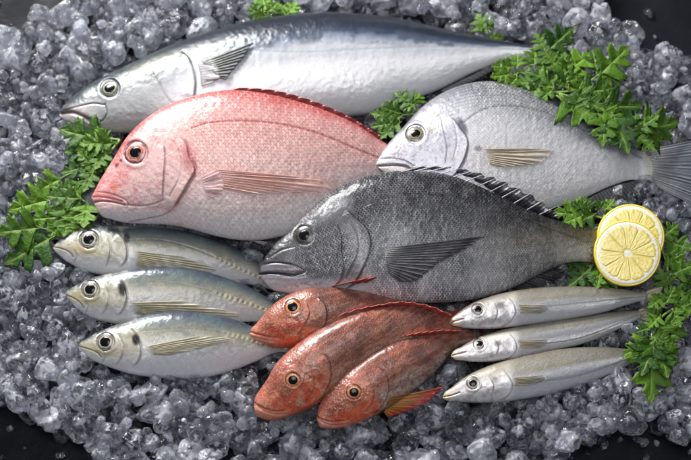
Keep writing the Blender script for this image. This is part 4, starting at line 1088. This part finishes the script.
def nug(sub, seed):
    """one nugget: a few fused crystals, cut by flat faces, pitted"""
    g = np.random.default_rng(seed)
    D, F = ICO[sub]
    r = np.zeros(len(D))
    for q in range(g.integers(1, 4)):                               # one to three crystals grown into each other
        st_ = g.uniform(.75, 1.25, 3); rk = np.full(len(D), 1.15 if q == 0 else 1.0)
        for _ in range(g.integers(9, 15)):
            n = g.normal(size=3) * st_; n /= np.linalg.norm(n); dn = D @ n
            lim = np.where(dn > .05, g.uniform(.52, .84) / np.maximum(dn, .05), 9)
            rk = -np.log(np.exp(-38 * rk) + np.exp(-38 * np.minimum(lim, 9))) / 38
        r = rk if q == 0 else np.log(np.exp(30 * r) + np.exp(30 * rk)) / 30
    nz = np.array([mnoise.fractal(Vector(d * 2.3 + seed * 3.7), 1.0, 2.0, 4) for d in D])
    nz2 = np.array([mnoise.noise(Vector(d * 6.5 + seed * 1.3)) for d in D]) if sub >= 3 else 0
    r = r * (1 + .05 * nz) + .022 * nz2
    return D * r[:, None] * 1.08, F


PROTO = []
for k in range(16):
    v_, f_ = nug(5, 100 + k)
    gk = np.random.default_rng(900 + k)
    cv, cf = [], []
    for q in range(gk.integers(1, 3)):                              # cloudy white core sealed inside the clear ice
        D, F3 = ICO[3]
        rr = .12 + .24 * np.array([abs(mnoise.fractal(Vector(d * 1.7 + k * 5.1 + q * 9.3), 1.0, 2.0, 4)) for d in D])
        off = gk.normal(size=3); off *= gk.uniform(.05, .26) / np.linalg.norm(off)
        cv.append(D * rr[:, None] * gk.uniform(.7, 1.1, 3) + off); cf.append(F3)
    PROTO.append((v_, f_, *join(list(zip(cv, cf)))))
ICO[4] = ico(4)
LOW = [nug(4, 300 + k) for k in range(8)]
TINY = [nug(2, 400 + k) for k in range(6)]

SLATE_GAPS = [[(-80, -90), (124, -90), (76, 2), (58, 14), (34, 22), (16, 38), (-80, 46)],
              [(578, -90), (780, -90), (780, 84), (691, 74), (664, 58), (640, 48), (620, 32), (598, 18)],
              [(-90, 396), (0, 400), (26, 408), (56, 426), (88, 446), (106, 470), (112, 530), (-90, 530)],
              [(790, 392), (691, 440), (672, 438), (640, 424), (600, 430), (572, 446), (552, 464), (540, 530), (790, 530)]]
FB = [np.array(p) for p in FISH_POLY + TAILS]


GX, GY = np.meshgrid(np.arange(-100, 800, 2.0), np.arange(-100, 560, 2.0), indexing='ij')
GAPF = np.zeros(GX.shape, bool); INF = np.zeros(GX.shape, bool); DF = np.full(GX.shape, 1e9)
for p in SLATE_GAPS: GAPF |= inpoly(GX, GY, p)
for p in FB:
    INF |= inpoly(GX, GY, p)
    for a_, b_ in p: DF = np.minimum(DF, (GX - a_) ** 2 + (GY - b_) ** 2)
DF = np.where(INF, -1, 1) * np.sqrt(DF)


def gi(x, y): return int(np.clip((x + 100) / 2, 0, GX.shape[0] - 1)), int(np.clip((y + 100) / 2, 0, GX.shape[1] - 1))


def in_gap(x, y): return GAPF[gi(x, y)]


def fish_clear(x, y):
    """signed clearance to the fish outlines in millimetres (negative below a fish)"""
    return DF[gi(x, y)]


placed = []
g = np.random.default_rng(77)
cell = {}


def settle(x, y, r, top, k=.80):
    """drop a lump at map position x,y (mm) on the slate or between lumps already there"""
    z = r * .72
    for dx in (-1, 0, 1):
        for dy in (-1, 0, 1):
            for (X_, Y_, Z_, R_) in cell.get((int(x // 60) + dx, int(y // 60) + dy), []):
                d = math.hypot(X_ - x, Y_ - y); m = k * (r + R_)
                if d < m:
                    z = max(z, Z_ + math.sqrt(m * m - d * d))
    if z + r * .8 > top: return None
    return z


def put(x, y, z, r): cell.setdefault((int(x // 60), int(y // 60)), []).append((x, y, z, r))


cands = []
for rr_, tries, top, k_ in (((8, 12), 5000, 20, .64), ((12.5, 17), 7000, 36, .82), ((9, 12.5), 8000, 39, .80), ((5, 8), 5000, 41, .82)):
    for _ in range(tries):
        px, py = g.uniform(-55, 748), g.uniform(-60, 520)
        if in_gap(px, py): continue
        thin = .75 * sst(415, 452, py) + .5 * (1 - sst(60, 150, px)) * sst(330, 400, py) + .45 * sst(600, 680, px) * (1 - sst(40, 110, py)) + .5 * (1 - sst(20, 90, px)) * (1 - sst(10, 60, py))
        if g.random() < thin * .8: continue                           # the bed thins out towards the bare slate
        r = g.uniform(*rr_)
        c_ = fish_clear(px, py)
        w = P(px, py, .015) * 1000
        tp_ = top if c_ > r * .8 else (min(top, 33) if c_ > r * .1 else (27 if c_ > -6 else 22))
        z = settle(w[0], w[1], r, tp_, k_)
        if z is None: continue
        put(w[0], w[1], z, r)
        pp = proj(np.array([w[0], w[1], z]) / 1000)
        cands.append((w[0], w[1], z, r, float(pp[0]), float(pp[1]), c_))
print('ICE', len(cands))
vis = [c for c in cands if -8 < c[4] < 700 and -8 < c[5] < 468 and c[6] > -4]
vis.sort(key=lambda c: -(c[3] + .25 * c[2]))
single = vis[:300]; sset = set(id(c) for c in single)


def zone(x, y):
    if x > 560 and y < 225: return ('ice lump on the slate right of the biggest parsley sprig', 'ice lumps at the upper right') if x > 600 else ('ice lump beside the amberjack tail, above the biggest parsley sprig', 'ice lumps by the amberjack tail')
    if x > 600 and y >= 225: return ('ice lump at the right edge, near the parsley below the lemon', 'ice lumps at the right edge')
    if y < 60 and x > 300: return 'clear ice lump along the top edge, behind the rear half of the amberjack', 'ice lumps behind the amberjack rear'
    if y < 60 and x > 130: return 'clear ice lump behind the shoulder of the amberjack, along the top edge', 'ice lumps behind the amberjack shoulder'
    if y < 130 and x < 240: return 'clear ice lump in the upper left pile, around the amberjack snout', 'ice lumps before the amberjack snout'
    if y < 230 and x < 130: return 'large clear ice lump at the left edge, beside the leaves of the left parsley sprig', 'ice lumps by the left parsley sprig'
    if x < 110 and y < 400: return 'clear ice lump before the snouts of the three horse mackerel', 'ice lumps before the horse mackerel'
    if x < 260 and y >= 300: return 'ice lump below the belly of the lowest horse mackerel, at lower left', 'ice lumps below the horse mackerel'
    if x < 440 and y >= 300: return 'ice lump along the bottom edge, in front of the jaws of the gurnards', 'ice lumps below the gurnards'
    if y >= 300: return 'dark grey glassy ice lump below the belly of the lowest sillago', 'ice lumps below the sillago'
    return 'ice lump showing in a gap between the fish in the middle of the pile', 'ice lumps between the fish'


def rotm(g):
    q = g.normal(size=4); q /= np.linalg.norm(q); w, x, y, z = q
    return np.array([[1 - 2 * (y*y + z*z), 2 * (x*y - z*w), 2 * (x*z + y*w)], [2 * (x*y + z*w), 1 - 2 * (x*x + z*z), 2 * (y*z - x*w)], [2 * (x*z - y*w), 2 * (y*z + x*w), 1 - 2 * (x*x + y*y)]])


protos = []
for v_, f_, cv, cf in PROTO:
    o = mesh_obj('ice_lump', np.r_[v_, cv] * .001 * 16, [f_, cf + len(v_)], M_lump)
    o.data.materials.append(M_core)
    mi = np.zeros(len(o.data.polygons), np.int32); mi[len(f_):] = 1
    o.data.polygons.foreach_set('material_index', mi)
    protos.append(o)
used = set()
for k, c in enumerate(single):
    i = int(g.integers(0, len(protos)))
    if i not in used: o = protos[i]; used.add(i)
    else:
        o = protos[i].copy(); COL.objects.link(o)
    s_ = c[3] / 16 * 1.13
    o.scale = (s_ * g.uniform(.88, 1.12), s_ * g.uniform(.88, 1.12), s_ * g.uniform(.85, 1.05))
    o.rotation_mode = 'XYZ'; o.rotation_euler = tuple(g.uniform(0, 6.28, 3))
    o.location = (c[0] / 1000, c[1] / 1000, c[2] / 1000)
    o['label'], o['group'] = zone(c[4], c[5]); o['category'] = 'ice'
rest = []; own = []
for c in cands:
    if id(c) in sset: continue
    v_, f_ = LOW[int(g.integers(0, len(LOW)))]
    sc3 = c[3] * 1.13 * g.uniform(.88, 1.12, 3)
    rest.append(((v_ * sc3) @ rotm(g).T / 1000 + np.array(c[:3]) / 1000, f_)); own.append(np.full(len(v_), g.random() * (.5 if c[2] < 13 else 1.0)))
for _ in range(900):                                                # small chips between and on the lumps, and strewn on the slate
    px, py = g.uniform(-30, 720), g.uniform(-30, 490)
    gap = in_gap(px, py)
    r = g.uniform(1.6, 6.0) if not gap else g.uniform(.8, 4.2)
    if gap and g.random() < .35: continue
    if fish_clear(px, py) < r: continue
    w = P(px, py, .02) * 1000
    z = settle(w[0], w[1], r, 44)
    if z is None: continue
    put(w[0], w[1], z, r)
    v_, f_ = TINY[int(g.integers(0, len(TINY)))]
    rest.append(((v_ * r * 1.1 * g.uniform(.7, 1.2, 3)) @ rotm(g).T / 1000 + np.array([w[0], w[1], z]) / 1000, f_)); own.append(np.full(len(v_), g.random()))
st = mesh_obj('crushed_ice', *join(rest), M_ice, None, None, {'own': np.concatenate(own)})
st['kind'] = 'stuff'; st['label'] = 'fine crushed ice chips filling the bed between the lumps and under the fish'; st['category'] = 'ice'

# ------------------------------------------------------------------ slate
t = NT('slate'); o_ = t.obj()
n = t.noise(14, o_, 6, .6); n2 = t.noise(160, o_, 4, .6)
wet = t.rng(t.noise(9, o_, 3), .42, .62)
M_slate = t.surf(t.princ(Base_Color=t.mix(n, (.006, .0065, .009), (.014, .015, .019)), Roughness=t.rng(wet, 0, 1, .6, .3), Specular_IOR_Level=.05, Normal=t.bump(n2, .0008, .6, t.bump(n, .004, .5))))
v_ = np.array([(-1.6, -1.2, 0), (1.6, -1.2, 0), (1.6, 1.8, 0), (-1.6, 1.8, 0)], float)
sl = mesh_obj('slate_surface', v_, np.array([[0, 1, 2, 3]]), M_slate, smooth=False)
sl['kind'] = 'structure'; sl['label'] = 'dark wet slate surface under the ice'; sl['category'] = 'surface'

# ------------------------------------------------------------------ light
w = bpy.data.worlds.new('World'); sc.world = w; w.use_nodes = True
bg = w.node_tree.nodes['Background']; bg.inputs[0].default_value = (.74, .79, 1.0, 1); bg.inputs[1].default_value = .12


def area(name, loc, tgt, sx, sy, energy, col):
    l = bpy.data.lights.new(name, 'AREA'); l.shape = 'RECTANGLE'; l.size = sx; l.size_y = sy; l.energy = energy; l.color = col
    o = bpy.data.objects.new(name, l); COL.objects.link(o); o.location = loc
    o.rotation_euler = (Vector(tgt) - Vector(loc)).to_track_quat('-Z', 'Y').to_euler()
    return o


area('back_softbox', (-.60, 1.10, .80), (0, .02, 0), .75, .45, 54, (1.0, .985, .97))
area('overhead_softbox', (.05, -.25, 1.75), (0, 0, 0), .9, .9, 14, (.97, .98, 1.0))

sc.view_settings.view_transform = 'Standard'
sc.view_settings.look = 'None'
sc.view_settings.exposure = 0
sc.view_settings.gamma = 1
sc.cycles.use_denoising = True
sc.cycles.max_bounces = 14
sc.cycles.transmission_bounces = 10
sc.cycles.glossy_bounces = 4
sc.cycles.diffuse_bounces = 4
sc.cycles.transparent_max_bounces = 8
sc.cycles.sample_clamp_indirect = 6
sc.cycles.blur_glossy = .2
